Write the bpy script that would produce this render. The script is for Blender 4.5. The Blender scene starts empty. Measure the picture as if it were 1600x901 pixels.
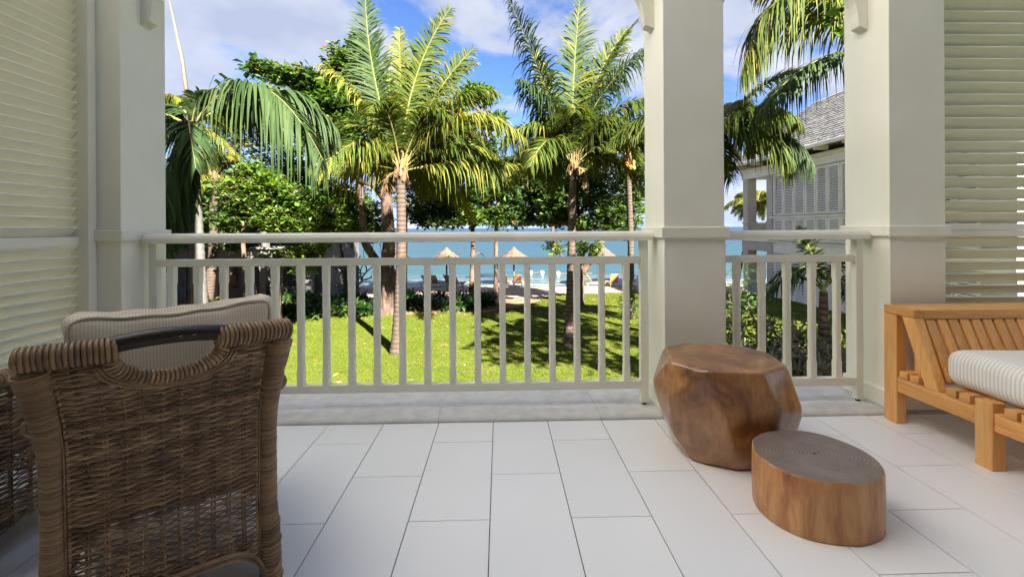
import bpy, bmesh, math, random
import numpy as np
from mathutils import Vector, Matrix
R = math.radians
scene = bpy.context.scene
C = scene.collection

# ------------------------------------------------------------------ camera
cd = bpy.data.cameras.new('camera'); cam = bpy.data.objects.new('camera', cd); C.objects.link(cam)
cam.location = (0, 0, 1.071)
cam.rotation_mode = 'QUATERNION'
cam.rotation_quaternion = (Matrix.Rotation(R(-1.559), 3, 'Z') @ Matrix.Rotation(R(90), 3, 'X') @ Matrix.Rotation(R(-0.326), 3, 'Z')).to_quaternion()
cd.sensor_width = 36; cd.lens = 36 * 700 / 1600
cd.shift_y = -(450.5 - 356.0) / 1600
cd.clip_start = .02; cd.clip_end = 20000
scene.camera = cam

# ------------------------------------------------------------------ light
SUN = Vector((0.50 * math.cos(R(33)), -0.866 * math.cos(R(33)), math.sin(R(33))))
SUN_EL = math.asin(SUN.z); SUN_AZ = math.atan2(SUN.x, SUN.y)
sd = bpy.data.lights.new('sun', 'SUN'); sun = bpy.data.objects.new('sun', sd); C.objects.link(sun)
sd.energy = 5.0; sd.angle = R(.53); sd.color = (1, .95, .87)
sun.rotation_euler = (-SUN).to_track_quat('-Z', 'Y').to_euler()
world = bpy.data.worlds.new('World'); scene.world = world; world.use_nodes = True
wn = world.node_tree.nodes; wl = world.node_tree.links
for n in list(wn): wn.remove(n)
def wnode(t, **k):
    n = wn.new(t)
    for a, b in k.items(): setattr(n, a, b)
    return n
def wmath(op, a, b=None, c=None):
    n = wnode('ShaderNodeMath', operation=op)
    for i, v in enumerate((a, b, c)):
        if v is None: continue
        if hasattr(v, 'links'): wl.new(v, n.inputs[i])
        else: n.inputs[i].default_value = v
    return n.outputs[0]
sky = wnode('ShaderNodeTexSky', sky_type='NISHITA'); sky.sun_disc = False
sky.sun_elevation = SUN_EL; sky.sun_rotation = SUN_AZ
sky.air_density = .3; sky.dust_density = 0.0; sky.ozone_density = 6.0
tc = wnode('ShaderNodeTexCoord'); sp = wnode('ShaderNodeSeparateXYZ'); wl.new(tc.outputs['Generated'], sp.inputs[0])
zc = wmath('ADD', wmath('MAXIMUM', sp.outputs[2], 0), .34)
cx = wmath('DIVIDE', sp.outputs[0], zc); cy = wmath('DIVIDE', sp.outputs[1], zc)
cb = wnode('ShaderNodeCombineXYZ'); wl.new(cx, cb.inputs[0]); wl.new(cy, cb.inputs[1]); cb.inputs[2].default_value = 1.3
n1 = wnode('ShaderNodeTexNoise'); n1.inputs['Scale'].default_value = 1.9; n1.inputs['Detail'].default_value = 9; n1.inputs['Roughness'].default_value = .58
n1.inputs['Distortion'].default_value = .25
wl.new(cb.outputs[0], n1.inputs['Vector'])
rp = wnode('ShaderNodeMapRange'); rp.interpolation_type = 'SMOOTHSTEP'
rp.inputs['From Min'].default_value = .43; rp.inputs['From Max'].default_value = .56; rp.inputs['To Max'].default_value = .95
wl.new(n1.outputs[0], rp.inputs['Value'])
n2 = wnode('ShaderNodeTexNoise'); n2.inputs['Scale'].default_value = 3.0; n2.inputs['Detail'].default_value = 6
wl.new(cb.outputs[0], n2.inputs['Vector'])
cr = wnode('ShaderNodeValToRGB')
cr.color_ramp.elements[0].position = .35; cr.color_ramp.elements[0].color = (1.02, 1.14, 1.5, 1)
cr.color_ramp.elements[1].position = .65; cr.color_ramp.elements[1].color = (1.62, 1.68, 1.88, 1)
wl.new(n2.outputs[0], cr.inputs[0])
mx = wnode('ShaderNodeMix', data_type='RGBA')
hz = wnode('ShaderNodeMapRange'); hz.interpolation_type = 'SMOOTHSTEP'; hz.inputs['From Min'].default_value = .30; hz.inputs['From Max'].default_value = .04; hz.inputs['To Min'].default_value = 0; hz.inputs['To Max'].default_value = .92
wl.new(sp.outputs[2], hz.inputs['Value']); wl.new(wmath('MAXIMUM', rp.outputs[0], hz.outputs[0]), mx.inputs['Factor']); wl.new(sky.outputs[0], mx.inputs['A']); wl.new(cr.outputs[0], mx.inputs['B'])
bg = wnode('ShaderNodeBackground'); bg.inputs['Strength'].default_value = .05
wl.new(mx.outputs['Result'], bg.inputs['Color'])
wo = wnode('ShaderNodeOutputWorld'); wl.new(bg.outputs[0], wo.inputs['Surface'])
scene.view_settings.view_transform = 'Standard'; scene.view_settings.look = 'None'
scene.view_settings.gamma = 1; scene.view_settings.use_curve_mapping = False
scene.view_settings.exposure = 3.45
scene.cycles.max_bounces = 10; scene.cycles.diffuse_bounces = 7; scene.cycles.glossy_bounces = 4
scene.cycles.transmission_bounces = 6; scene.cycles.transparent_max_bounces = 8
scene.cycles.caustics_reflective = False; scene.cycles.caustics_refractive = False
scene.cycles.sample_clamp_indirect = 6

# ------------------------------------------------------------------ materials
def new_mat(name):
    m = bpy.data.materials.new(name); m.use_nodes = True
    nt = m.node_tree; return m, nt, nt.nodes, nt.links, nt.nodes['Principled BSDF']
def ramp(nodes, stops):
    r = nodes.new('ShaderNodeValToRGB'); e = r.color_ramp.elements
    while len(e) < len(stops): e.new(.5)
    for i, (p, c) in enumerate(stops): e[i].position = p; e[i].color = (*c, 1)
    return r
def noise(nodes, links, vec, scale, detail=4, rough=.55, dist=0):
    n = nodes.new('ShaderNodeTexNoise'); n.inputs['Scale'].default_value = scale; n.inputs['Detail'].default_value = detail
    n.inputs['Roughness'].default_value = rough; n.inputs['Distortion'].default_value = dist
    if vec is not None: links.new(vec, n.inputs['Vector'])
    return n
def coords(nodes, links, kind='Object', scale=(1, 1, 1), rot=(0, 0, 0), loc=(0, 0, 0)):
    t = nodes.new('ShaderNodeTexCoord'); m = nodes.new('ShaderNodeMapping')
    m.inputs['Scale'].default_value = scale; m.inputs['Rotation'].default_value = rot; m.inputs['Location'].default_value = loc
    links.new(t.outputs[kind], m.inputs['Vector']); return m.outputs[0]
def position(nodes, links, scale=(1, 1, 1)):
    g = nodes.new('ShaderNodeNewGeometry'); m = nodes.new('ShaderNodeMapping'); m.inputs['Scale'].default_value = scale
    links.new(g.outputs['Position'], m.inputs['Vector']); return m.outputs[0]
def bump(nodes, links, b, h, strength=.3, dist=.01):
    n = nodes.new('ShaderNodeBump'); n.inputs['Strength'].default_value = strength; n.inputs['Distance'].default_value = dist
    links.new(h, n.inputs['Height']); links.new(n.outputs[0], b.inputs['Normal']); return n
def mat_noise(name, c1, c2, scale=8, rough=.6, bumps=.2, bdist=.004, stretch=(1, 1, 1), kind='Object', spec=.5, fine=60, lo=.35, hi=.65, rrange=.12):
    m, nt, N, L, b = new_mat(name)
    v = coords(N, L, kind, stretch) if kind != 'pos' else position(N, L, stretch)
    n = noise(N, L, v, scale, 7, .6); r = ramp(N, [(lo, c1), (hi, c2)]); L.new(n.outputs[0], r.inputs[0]); L.new(r.outputs[0], b.inputs['Base Color'])
    f = noise(N, L, v, fine, 4, .6); bump(N, L, b, f.outputs[0], bumps, bdist)
    mr = N.new('ShaderNodeMapRange'); mr.inputs['To Min'].default_value = rough - rrange; mr.inputs['To Max'].default_value = rough + rrange
    L.new(n.outputs[0], mr.inputs['Value']); L.new(mr.outputs[0], b.inputs['Roughness'])
    b.inputs['Specular IOR Level'].default_value = spec
    return m
def mat_leaf(name, stops, trans=.35, rough=.45, tcol=None, spec=.22):
    m, nt, N, L, b = new_mat(name)
    g = N.new('ShaderNodeNewGeometry'); r = ramp(N, stops); L.new(g.outputs['Random Per Island'], r.inputs[0])
    v = position(N, L); n = noise(N, L, v, .9, 3); mr = N.new('ShaderNodeMapRange'); mr.inputs['To Min'].default_value = .8; mr.inputs['To Max'].default_value = 1.2
    L.new(n.outputs[0], mr.inputs['Value'])
    h = N.new('ShaderNodeHueSaturation'); L.new(mr.outputs[0], h.inputs['Value']); L.new(r.outputs[0], h.inputs['Color'])
    L.new(h.outputs[0], b.inputs['Base Color']); b.inputs['Roughness'].default_value = rough; b.inputs['Specular IOR Level'].default_value = spec
    t = N.new('ShaderNodeBsdfTranslucent'); h2 = N.new('ShaderNodeHueSaturation'); h2.inputs['Saturation'].default_value = 1.15; h2.inputs['Value'].default_value = 1.5
    h2.inputs['Hue'].default_value = .485
    L.new(h.outputs[0], h2.inputs['Color']); L.new(h2.outputs[0], t.inputs['Color'])
    mx = N.new('ShaderNodeMixShader'); mx.inputs[0].default_value = trans
    L.new(b.outputs[0], mx.inputs[1]); L.new(t.outputs[0], mx.inputs[2]); L.new(mx.outputs[0], N['Material Output'].inputs['Surface'])
    return m
M = {}
M['paint'] = mat_noise('sage_white_paint', (.76, .745, .625), (.82, .805, .70), 3, .5, .12, .002, fine=140)
M['plaster'] = mat_noise('column_render', (.77, .755, .645), (.83, .815, .715), 2.2, .75, .25, .003, fine=90)
M['sun_block_ceiling'] = mat_noise('ceiling_paint', (.78, .77, .68), (.82, .81, .73), 2, .8, .1, .002)
M['wall'] = mat_noise('inner_wall_paint', (.74, .72, .62), (.80, .78, .68), 2, .8, .1, .002)
M['bounce_wing'] = mat_noise('bounce_white', (.80, .78, .75), (.86, .84, .81), 2, .85, .1, .002)  # bright white for the added walls that bounce sunlight
M['grout'] = mat_noise('floor_grout', (.06, .06, .06), (.10, .10, .095), 30, .9, .3)
M['concrete'] = mat_noise('concrete', (.54, .53, .51), (.66, .65, .63), 14, .8, .5, .004, fine=120)
def mat_tile():
    m, nt, N, L, b = new_mat('porcelain_tile')
    oi = N.new('ShaderNodeObjectInfo'); v = position(N, L)
    n = noise(N, L, v, 2.2, 2, .4); ad = N.new('ShaderNodeMath'); ad.operation = 'MULTIPLY_ADD'; ad.inputs[1].default_value = .30
    n_ = N.new('ShaderNodeMath'); n_.operation = 'MULTIPLY'; n_.inputs[1].default_value = .55; L.new(n.outputs[0], n_.inputs[0])
    L.new(oi.outputs['Random'], ad.inputs[0]); L.new(n_.outputs[0], ad.inputs[2])
    r = ramp(N, [(.0, (.78, .78, .785)), (1.0, (.885, .885, .885))]); L.new(ad.outputs[0], r.inputs[0]); L.new(r.outputs[0], b.inputs['Base Color'])
    b.inputs['Roughness'].default_value = .27
    f = noise(N, L, v, 60, 3); bump(N, L, b, f.outputs[0], .05, .002); b.inputs['Specular IOR Level'].default_value = .5
    return m
M['tile'] = mat_tile()
def mat_wood(name, c1, c2, c3, scale=1.0, axis='x', rough=.4, spec=.4, rings=14, coat=0):
    m, nt, N, L, b = new_mat(name)
    st = {'x': (.6, 9, 9), 'y': (9, .6, 9), 'z': (9, 9, .6)}[axis]
    v = coords(N, L, 'Object', tuple(s * scale for s in st))
    n = noise(N, L, v, 2.2, 8, .62, .6); r = ramp(N, [(.28, c1), (.5, c2), (.72, c3)]); L.new(n.outputs[0], r.inputs[0])
    f = noise(N, L, v, 14, 5, .7); mx = N.new('ShaderNodeMix'); mx.data_type = 'RGBA'; mx.blend_type = 'MULTIPLY'; mx.inputs['Factor'].default_value = .35
    L.new(r.outputs[0], mx.inputs['A']); rr = ramp(N, [(.35, (.55, .5, .45)), (.6, (1, 1, 1))]); L.new(f.outputs[0], rr.inputs[0]); L.new(rr.outputs[0], mx.inputs['B'])
    oi = N.new('ShaderNodeObjectInfo'); hs = N.new('ShaderNodeHueSaturation'); mr = N.new('ShaderNodeMapRange'); mr.inputs['To Min'].default_value = .85; mr.inputs['To Max'].default_value = 1.15
    L.new(oi.outputs['Random'], mr.inputs['Value']); L.new(mr.outputs[0], hs.inputs['Value']); L.new(mx.outputs['Result'], hs.inputs['Color'])
    L.new(hs.outputs[0], b.inputs['Base Color']); b.inputs['Roughness'].default_value = rough; b.inputs['Specular IOR Level'].default_value = spec
    b.inputs['Coat Weight'].default_value = coat; b.inputs['Coat Roughness'].default_value = .12
    bump(N, L, b, f.outputs[0], .12, .002)
    return m
M['teak_x'] = mat_wood('teak_x', (.60, .255, .068), (.76, .385, .125), (.84, .50, .20), 1, 'x', .45)
M['teak_y'] = mat_wood('teak_y', (.60, .255, .068), (.76, .385, .125), (.84, .50, .20), 1, 'y', .45)
M['teak_z'] = mat_wood('teak_z', (.62, .265, .072), (.77, .395, .13), (.84, .50, .20), 1, 'z', .45)
M['handle_wood'] = mat_wood('dark_handle', (.012, .007, .005), (.022, .012, .009), (.035, .02, .014), 1, 'x', .45)
def mat_stump():
    m, nt, N, L, b = new_mat('polished_hardwood')
    v = coords(N, L, 'Object'); n = noise(N, L, v, 2.6, 5, .55, 1.2)
    n4 = noise(N, L, coords(N, L, 'Object', (1, 1, .8), loc=(3, 1, 2)), 7, 7, .6, 1.6)
    mxx = N.new('ShaderNodeMix'); mxx.data_type = 'FLOAT'; mxx.inputs['Factor'].default_value = .42; L.new(n.outputs[0], mxx.inputs['A']); L.new(n4.outputs[0], mxx.inputs['B'])
    r = ramp(N, [(.30, (.05, .022, .011)), (.43, (.24, .10, .034)), (.55, (.42, .20, .068)), (.70, (.56, .32, .13))]); L.new(mxx.outputs['Result'], r.inputs[0])
    v2 = coords(N, L, 'Object', (14, 14, 2.2), (.5, .2, 0)); f = noise(N, L, v2, 4, 6, .7); mx = N.new('ShaderNodeMix'); mx.data_type = 'RGBA'; mx.blend_type = 'MULTIPLY'; mx.inputs['Factor'].default_value = .5
    rr = ramp(N, [(.36, (.45, .4, .36)), (.58, (1, 1, 1))]); L.new(f.outputs[0], rr.inputs[0]); L.new(r.outputs[0], mx.inputs['A']); L.new(rr.outputs[0], mx.inputs['B'])
    L.new(mx.outputs['Result'], b.inputs['Base Color'])
    b.inputs['Roughness'].default_value = .28; b.inputs['Coat Weight'].default_value = .65; b.inputs['Coat Roughness'].default_value = .12
    bump(N, L, b, f.outputs[0], .12, .003)
    return m
M['stump'] = mat_stump()
def mat_logside():
    m, nt, N, L, b = new_mat('log_side')
    v = coords(N, L, 'Object', (9, 9, 1.6)); n = noise(N, L, v, 1.7, 8, .65, .5)
    r = ramp(N, [(.3, (.26, .09, .028)), (.5, (.47, .21, .072)), (.7, (.66, .37, .155))]); L.new(n.outputs[0], r.inputs[0]); L.new(r.outputs[0], b.inputs['Base Color'])
    b.inputs['Roughness'].default_value = .42; f = noise(N, L, v, 9, 5); bump(N, L, b, f.outputs[0], .25, .004); b.inputs['Coat Weight'].default_value = .15; b.inputs['Coat Roughness'].default_value = .25
    return m
M['logside'] = mat_logside()
def mat_logtop():
    m, nt, N, L, b = new_mat('log_end_grain')
    v = coords(N, L, 'Object', (3.0, 4.9, .01), (0, 0, 0)); w = N.new('ShaderNodeTexWave'); w.wave_type = 'RINGS'; w.rings_direction = 'SPHERICAL'
    w.inputs['Scale'].default_value = 7.5; w.inputs['Distortion'].default_value = 2.2; w.inputs['Detail'].default_value = 3; w.inputs['Detail Scale'].default_value = 1.4; L.new(v, w.inputs['Vector'])
    n = noise(N, L, coords(N, L, 'Object'), 9, 6, .65)
    mxx = N.new('ShaderNodeMix'); mxx.data_type = 'FLOAT'; mxx.inputs['Factor'].default_value = .74; L.new(w.outputs['Fac'], mxx.inputs['A']); L.new(n.outputs[0], mxx.inputs['B'])
    r = ramp(N, [(.2, (.10, .075, .064)), (.5, (.19, .145, .125)), (.8, (.28, .22, .195))]); L.new(mxx.outputs['Result'], r.inputs[0]); L.new(r.outputs[0], b.inputs['Base Color'])
    b.inputs['Roughness'].default_value = .42; bump(N, L, b, w.outputs['Fac'], .08, .002)
    return m
M['logtop'] = mat_logtop()
M['dark_crack'] = mat_noise('crack', (.02, .014, .01), (.03, .02, .015), 20, .9)
def mat_wicker(name, stops, rough=.45):
    m, nt, N, L, b = new_mat(name)
    g = N.new('ShaderNodeNewGeometry'); v = coords(N, L, 'Object'); n = noise(N, L, v, 26, 4, .6); n3 = noise(N, L, v, 3.2, 3, .6)
    a = N.new('ShaderNodeMath'); a.operation = 'MULTIPLY_ADD'; a.inputs[1].default_value = .42; L.new(g.outputs['Random Per Island'], a.inputs[0])
    s = N.new('ShaderNodeMath'); s.operation = 'MULTIPLY_ADD'; s.inputs[1].default_value = .55; L.new(n.outputs[0], s.inputs[0])
    s3 = N.new('ShaderNodeMath'); s3.operation = 'MULTIPLY_ADD'; s3.inputs[1].default_value = .5; s3.inputs[2].default_value = -.28; L.new(n3.outputs[0], s3.inputs[0])
    L.new(s3.outputs[0], s.inputs[2]); L.new(s.outputs[0], a.inputs[2])
    r = ramp(N, stops); L.new(a.outputs[0], r.inputs[0]); L.new(r.outputs[0], b.inputs['Base Color']); b.inputs['Roughness'].default_value = rough
    f = noise(N, L, v, 240, 3); bump(N, L, b, f.outputs[0], .2, .001)
    return m
M['wicker'] = mat_wicker('wicker', [(.05, (0.058, 0.031, 0.016)), (.36, (0.152, 0.085, 0.042)), (.60, (0.303, 0.184, 0.095)), (.9, (0.549, 0.367, 0.207))])
M['wicker_pale'] = mat_wicker('wicker_wrap', [(.05, (0.102, 0.057, 0.028)), (.4, (0.226, 0.133, 0.066)), (.85, (0.410, 0.266, 0.141))], .4)
def mat_stripe(name, axis, period, duty, c1, c2):
    m, nt, N, L, b = new_mat(name)
    v = coords(N, L, 'Object'); s = N.new('ShaderNodeSeparateXYZ'); L.new(v, s.inputs[0])
    nz = noise(N, L, v, 14, 3); ad = N.new('ShaderNodeMath'); ad.operation = 'MULTIPLY_ADD'; ad.inputs[1].default_value = period * .22; L.new(nz.outputs[0], ad.inputs[0]); L.new(s.outputs[axis], ad.inputs[2])
    d = N.new('ShaderNodeMath'); d.operation = 'DIVIDE'; d.inputs[1].default_value = period; L.new(ad.outputs[0], d.inputs[0])
    fr = N.new('ShaderNodeMath'); fr.operation = 'FRACT'; L.new(d.outputs[0], fr.inputs[0])
    r = ramp(N, [(0, c1), (duty - .1, c1), (duty, c2), (.92, c2), (1, c1)]); L.new(fr.outputs[0], r.inputs[0]); L.new(r.outputs[0], b.inputs['Base Color'])
    b.inputs['Roughness'].default_value = .85; b.inputs['Specular IOR Level'].default_value = .2; b.inputs['Sheen Weight'].default_value = .2
    f = noise(N, L, v, 330, 2); bump(N, L, b, f.outputs[0], .3, .002)
    return m
M['mattress'] = mat_stripe('striped_canvas', 1, .0165, .55, (.86, .84, .80), (.68, .63, .57))
M['cushion'] = mat_stripe('striped_cushion', 0, .0075, .55, (.66, .585, .46), (.55, .475, .355))
M['piping'] = mat_noise('piping', (.50, .43, .32), (.58, .50, .38), 40, .8)
# outdoors
M['trunk_palm'] = None
def mat_trunk(name, c1, c2, c3, ring=9, rough=.85):
    m, nt, N, L, b = new_mat(name)
    v = position(N, L); w = N.new('ShaderNodeTexWave'); w.wave_type = 'BANDS'; w.bands_direction = 'Z'; w.wave_profile = 'SAW'; w.inputs['Scale'].default_value = ring; w.inputs['Distortion'].default_value = 1.5; w.inputs['Detail'].default_value = 2; w.inputs['Detail Scale'].default_value = 2
    L.new(v, w.inputs['Vector']); n = noise(N, L, v, 7, 6, .65)
    mxx = N.new('ShaderNodeMix'); mxx.data_type = 'FLOAT'; mxx.inputs['Factor'].default_value = .6; L.new(w.outputs['Fac'], mxx.inputs['A']); L.new(n.outputs[0], mxx.inputs['B'])
    r = ramp(N, [(.25, c1), (.5, c2), (.75, c3)]); L.new(mxx.outputs['Result'], r.inputs[0]); L.new(r.outputs[0], b.inputs['Base Color']); b.inputs['Roughness'].default_value = rough
    bump(N, L, b, mxx.outputs['Result'], .8, .03); b.inputs['Specular IOR Level'].default_value = .2
    return m
M['trunk_palm'] = mat_trunk('palm_bark', (0.024, 0.015, 0.011), (0.054, 0.038, 0.028), (0.086, 0.063, 0.048), 2.2)
M['trunk_dark'] = mat_trunk('palm_bark_dark', (.03, .02, .015), (.075, .05, .038), (.14, .10, .075), 2.0)
M['trunk_smooth'] = mat_noise('palm_smooth_bark', (0.047, 0.045, 0.038), (0.069, 0.066, 0.058), 3, .8, .3, .01, (1, 1, .3), 'pos')
M['crownshaft'] = mat_noise('crownshaft', (.10, .16, .05), (.18, .22, .08), 4, .5, .1, .005)
M['bark'] = mat_noise('tree_bark', (.03, .019, .014), (.10, .066, .047), 5, .9, .8, .03, (1, 1, .35), 'pos', .2, 22)
M['bark_pale'] = mat_noise('grey_branch_bark', (0.058, 0.050, 0.044), (0.106, 0.094, 0.084), 6, .85, .5, .01, (1, 1, 1), 'pos', .2, 40)
M['fibre'] = mat_noise('palm_fibre', (0.080, 0.043, 0.020), (0.200, 0.120, 0.060), 9, .9, .8, .02, (1, 1, .4), 'pos', .2, 40)
M['coconut'] = mat_noise('coconut_husk', (.42, .16, .03), (.55, .28, .06), 6, .5)
M['rachis'] = mat_noise('frond_rib', (0.105, 0.105, 0.027), (0.168, 0.147, 0.042), 4, .5)
M['rachis_pale'] = mat_noise('pale_spear', (0.059, 0.046, 0.026), (0.083, 0.067, 0.041), 4, .6)
M['frond'] = mat_leaf('coconut_leaflet', [(.0, (0.023, 0.042, 0.008)), (.5, (0.045, 0.067, 0.012)), (.85, (0.079, 0.092, 0.015)), (1, (0.144, 0.123, 0.023))], .35, .6, spec=.08)
M['frond_yellow'] = mat_leaf('yellow_leaflet', [(.0, (0.050, 0.075, 0.013)), (.5, (0.096, 0.111, 0.018)), (1, (0.181, 0.157, 0.027))], .4, .6, spec=.08)
M['frond_dry'] = mat_leaf('dry_leaflet', [(.0, (.06, .035, .016)), (.6, (.10, .06, .028)), (1, (.15, .10, .05))], .2, .8, spec=.05)
M['frond_dark'] = mat_leaf('royal_leaflet', [(.0, (0.015, 0.030, 0.010)), (.6, (0.026, 0.045, 0.014)), (1, (0.042, 0.061, 0.021))], .25, .6, spec=.08)
M['leaf_dark'] = mat_leaf('almond_leaf', [(.0, (0.020, 0.046, 0.013)), (.5, (0.039, 0.082, 0.017)), (.85, (0.072, 0.120, 0.024)), (.97, (0.141, 0.141, 0.033)), (1, (0.218, 0.098, 0.033))], .42, .42)
M['leaf_mid'] = mat_leaf('green_leaf', [(.0, (0.022, 0.056, 0.009)), (.5, (0.045, 0.093, 0.013)), (1, (0.089, 0.141, 0.022))], .42, .42)
M['leaf_bright'] = mat_leaf('bright_leaf', [(.0, (0.033, 0.071, 0.009)), (.5, (0.063, 0.112, 0.013)), (1, (0.104, 0.149, 0.020))], .4, .35)
M['leaf_strap'] = mat_leaf('strap_leaf', [(.0, (0.012, 0.032, 0.009)), (.6, (0.023, 0.055, 0.013)), (1, (0.058, 0.098, 0.020))], .25, .35)
M['blossom'] = mat_leaf('orange_blossom', [(.0, (.50, .12, .02)), (1, (.65, .26, .06))], .3, .6)
M['grass'] = mat_leaf('grass_blade', [(.0, (0.038, 0.060, 0.006)), (.5, (0.063, 0.086, 0.007)), (1, (0.100, 0.105, 0.013))], .3, .8, spec=.03)
def mat_lawn():
    m, nt, N, L, b = new_mat('lawn')
    v = position(N, L); n = noise(N, L, v, .8, 8, .72); f = noise(N, L, v, 26, 5, .7)
    mxx = N.new('ShaderNodeMix'); mxx.data_type = 'FLOAT'; mxx.inputs['Factor'].default_value = .45; L.new(n.outputs[0], mxx.inputs['A']); L.new(f.outputs[0], mxx.inputs['B'])
    r = ramp(N, [(.28, (.026, .042, .008)), (.45, (.056, .076, .012)), (.6, (.088, .098, .02)), (.70, (.14, .105, .042))]); L.new(mxx.outputs['Result'], r.inputs[0]); L.new(r.outputs[0], b.inputs['Base Color'])
    b.inputs['Roughness'].default_value = .9; b.inputs['Specular IOR Level'].default_value = .02; bump(N, L, b, f.outputs[0], .7, .05); return m
M['lawn'] = mat_lawn()
M['soil'] = mat_noise('red_soil', (.14, .07, .036), (.26, .145, .08), 2.5, .95, .7, .03, (1, 1, 1), 'pos', .1, 14)
M['sand'] = mat_noise('beach_sand', (0.216, 0.167, 0.117), (0.324, 0.261, 0.198), 1.1, .95, .6, .03, (1, 1, 1), 'pos', .1, 18)
M['litter'] = mat_leaf('fallen_leaf', [(.0, (.10, .05, .025)), (1, (.26, .15, .07))], .1, .8)
def mat_sea():
    m, nt, N, L, b = new_mat('sea_water')
    v = position(N, L, (.05, .35, 1)); n = noise(N, L, v, 1.0, 5, .6)
    g = N.new('ShaderNodeNewGeometry'); s = N.new('ShaderNodeSeparateXYZ'); L.new(g.outputs['Position'], s.inputs[0])
    mr = N.new('ShaderNodeMapRange'); mr.inputs['From Min'].default_value = 36; mr.inputs['From Max'].default_value = 700; L.new(s.outputs[1], mr.inputs['Value'])
    pw = N.new('ShaderNodeMath'); pw.operation = 'POWER'; pw.inputs[1].default_value = .45; L.new(mr.outputs[0], pw.inputs[0])
    ad = N.new('ShaderNodeMath'); ad.operation = 'MULTIPLY_ADD'; ad.inputs[1].default_value = .5; ad.inputs[2].default_value = -.25; L.new(n.outputs[0], ad.inputs[0])
    su = N.new('ShaderNodeMath'); su.operation = 'ADD'; L.new(pw.outputs[0], su.inputs[0]); L.new(ad.outputs[0], su.inputs[1])
    r = ramp(N, [(.0, (.065, .085, .082)), (.15, (.017, .045, .050)), (.5, (.009, .031, .042)), (1, (.006, .025, .038))]); L.new(su.outputs[0], r.inputs[0]); L.new(r.outputs[0], b.inputs['Base Color'])
    b.inputs['Roughness'].default_value = .3; b.inputs['IOR'].default_value = 1.33; b.inputs['Specular IOR Level'].default_value = .12
    v2 = position(N, L, (.5, 1.6, 1)); f = noise(N, L, v2, 1.4, 6, .65); bump(N, L, b, f.outputs[0], .55, .25); return m
M['sea'] = mat_sea()
M['foam'] = mat_noise('sea_foam', (.40, .43, .43), (.55, .57, .57), 3, .8, .5, .03, kind='pos')
M['thatch'] = mat_noise('thatch', (0.062, 0.036, 0.026), (0.134, 0.086, 0.062), 16, .95, 1, .04, (1, 1, .25), 'Object', .1, 40)
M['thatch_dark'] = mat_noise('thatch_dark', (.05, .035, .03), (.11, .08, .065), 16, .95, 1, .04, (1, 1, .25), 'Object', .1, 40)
M['pole'] = mat_noise('pole_wood', (.07, .045, .03), (.15, .10, .07), 8, .8)
M['orange_wood'] = mat_noise('lounger_wood', (.34, .15, .055), (.48, .24, .10), 9, .6)
M['blue_towel'] = mat_noise('blue_towel', (.03, .28, .36), (.05, .36, .44), 9, .9)
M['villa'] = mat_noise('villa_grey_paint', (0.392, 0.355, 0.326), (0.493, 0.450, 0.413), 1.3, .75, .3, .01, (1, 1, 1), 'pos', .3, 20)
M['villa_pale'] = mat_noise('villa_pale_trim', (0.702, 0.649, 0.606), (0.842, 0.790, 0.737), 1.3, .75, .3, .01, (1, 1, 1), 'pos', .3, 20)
M['villa_shade'] = mat_noise('villa_shaded_paint', (0.068, 0.065, 0.063), (0.099, 0.095, 0.090), 1.3, .8, .3, .01, (1, 1, 1), 'pos', .3, 20)  # darker copy of the villa paint: tree shade put into its colour
M['rear_wall_dark'] = mat_noise('low_bounce_dark', (.07, .06, .045), (.10, .085, .06), 2, .5)  # darkened so the unseen rear wall reflects little onto the column fronts
M['villa_dark'] = mat_noise('gap_shade_and_pane', (.05, .045, .04), (.08, .07, .065), 2, .8)  # shade behind the louvre slats put into colour; also window panes
M['shingle'] = mat_noise('roof_shingle', (.215, .20, .175), (.38, .36, .325), 5, .9, .7, .02, (1, 1, 1), 'pos', .05, 30)
M['buoy'] = mat_noise('buoy_plastic', (.78, .76, .66), (.84, .82, .74), 5, .4)

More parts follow.
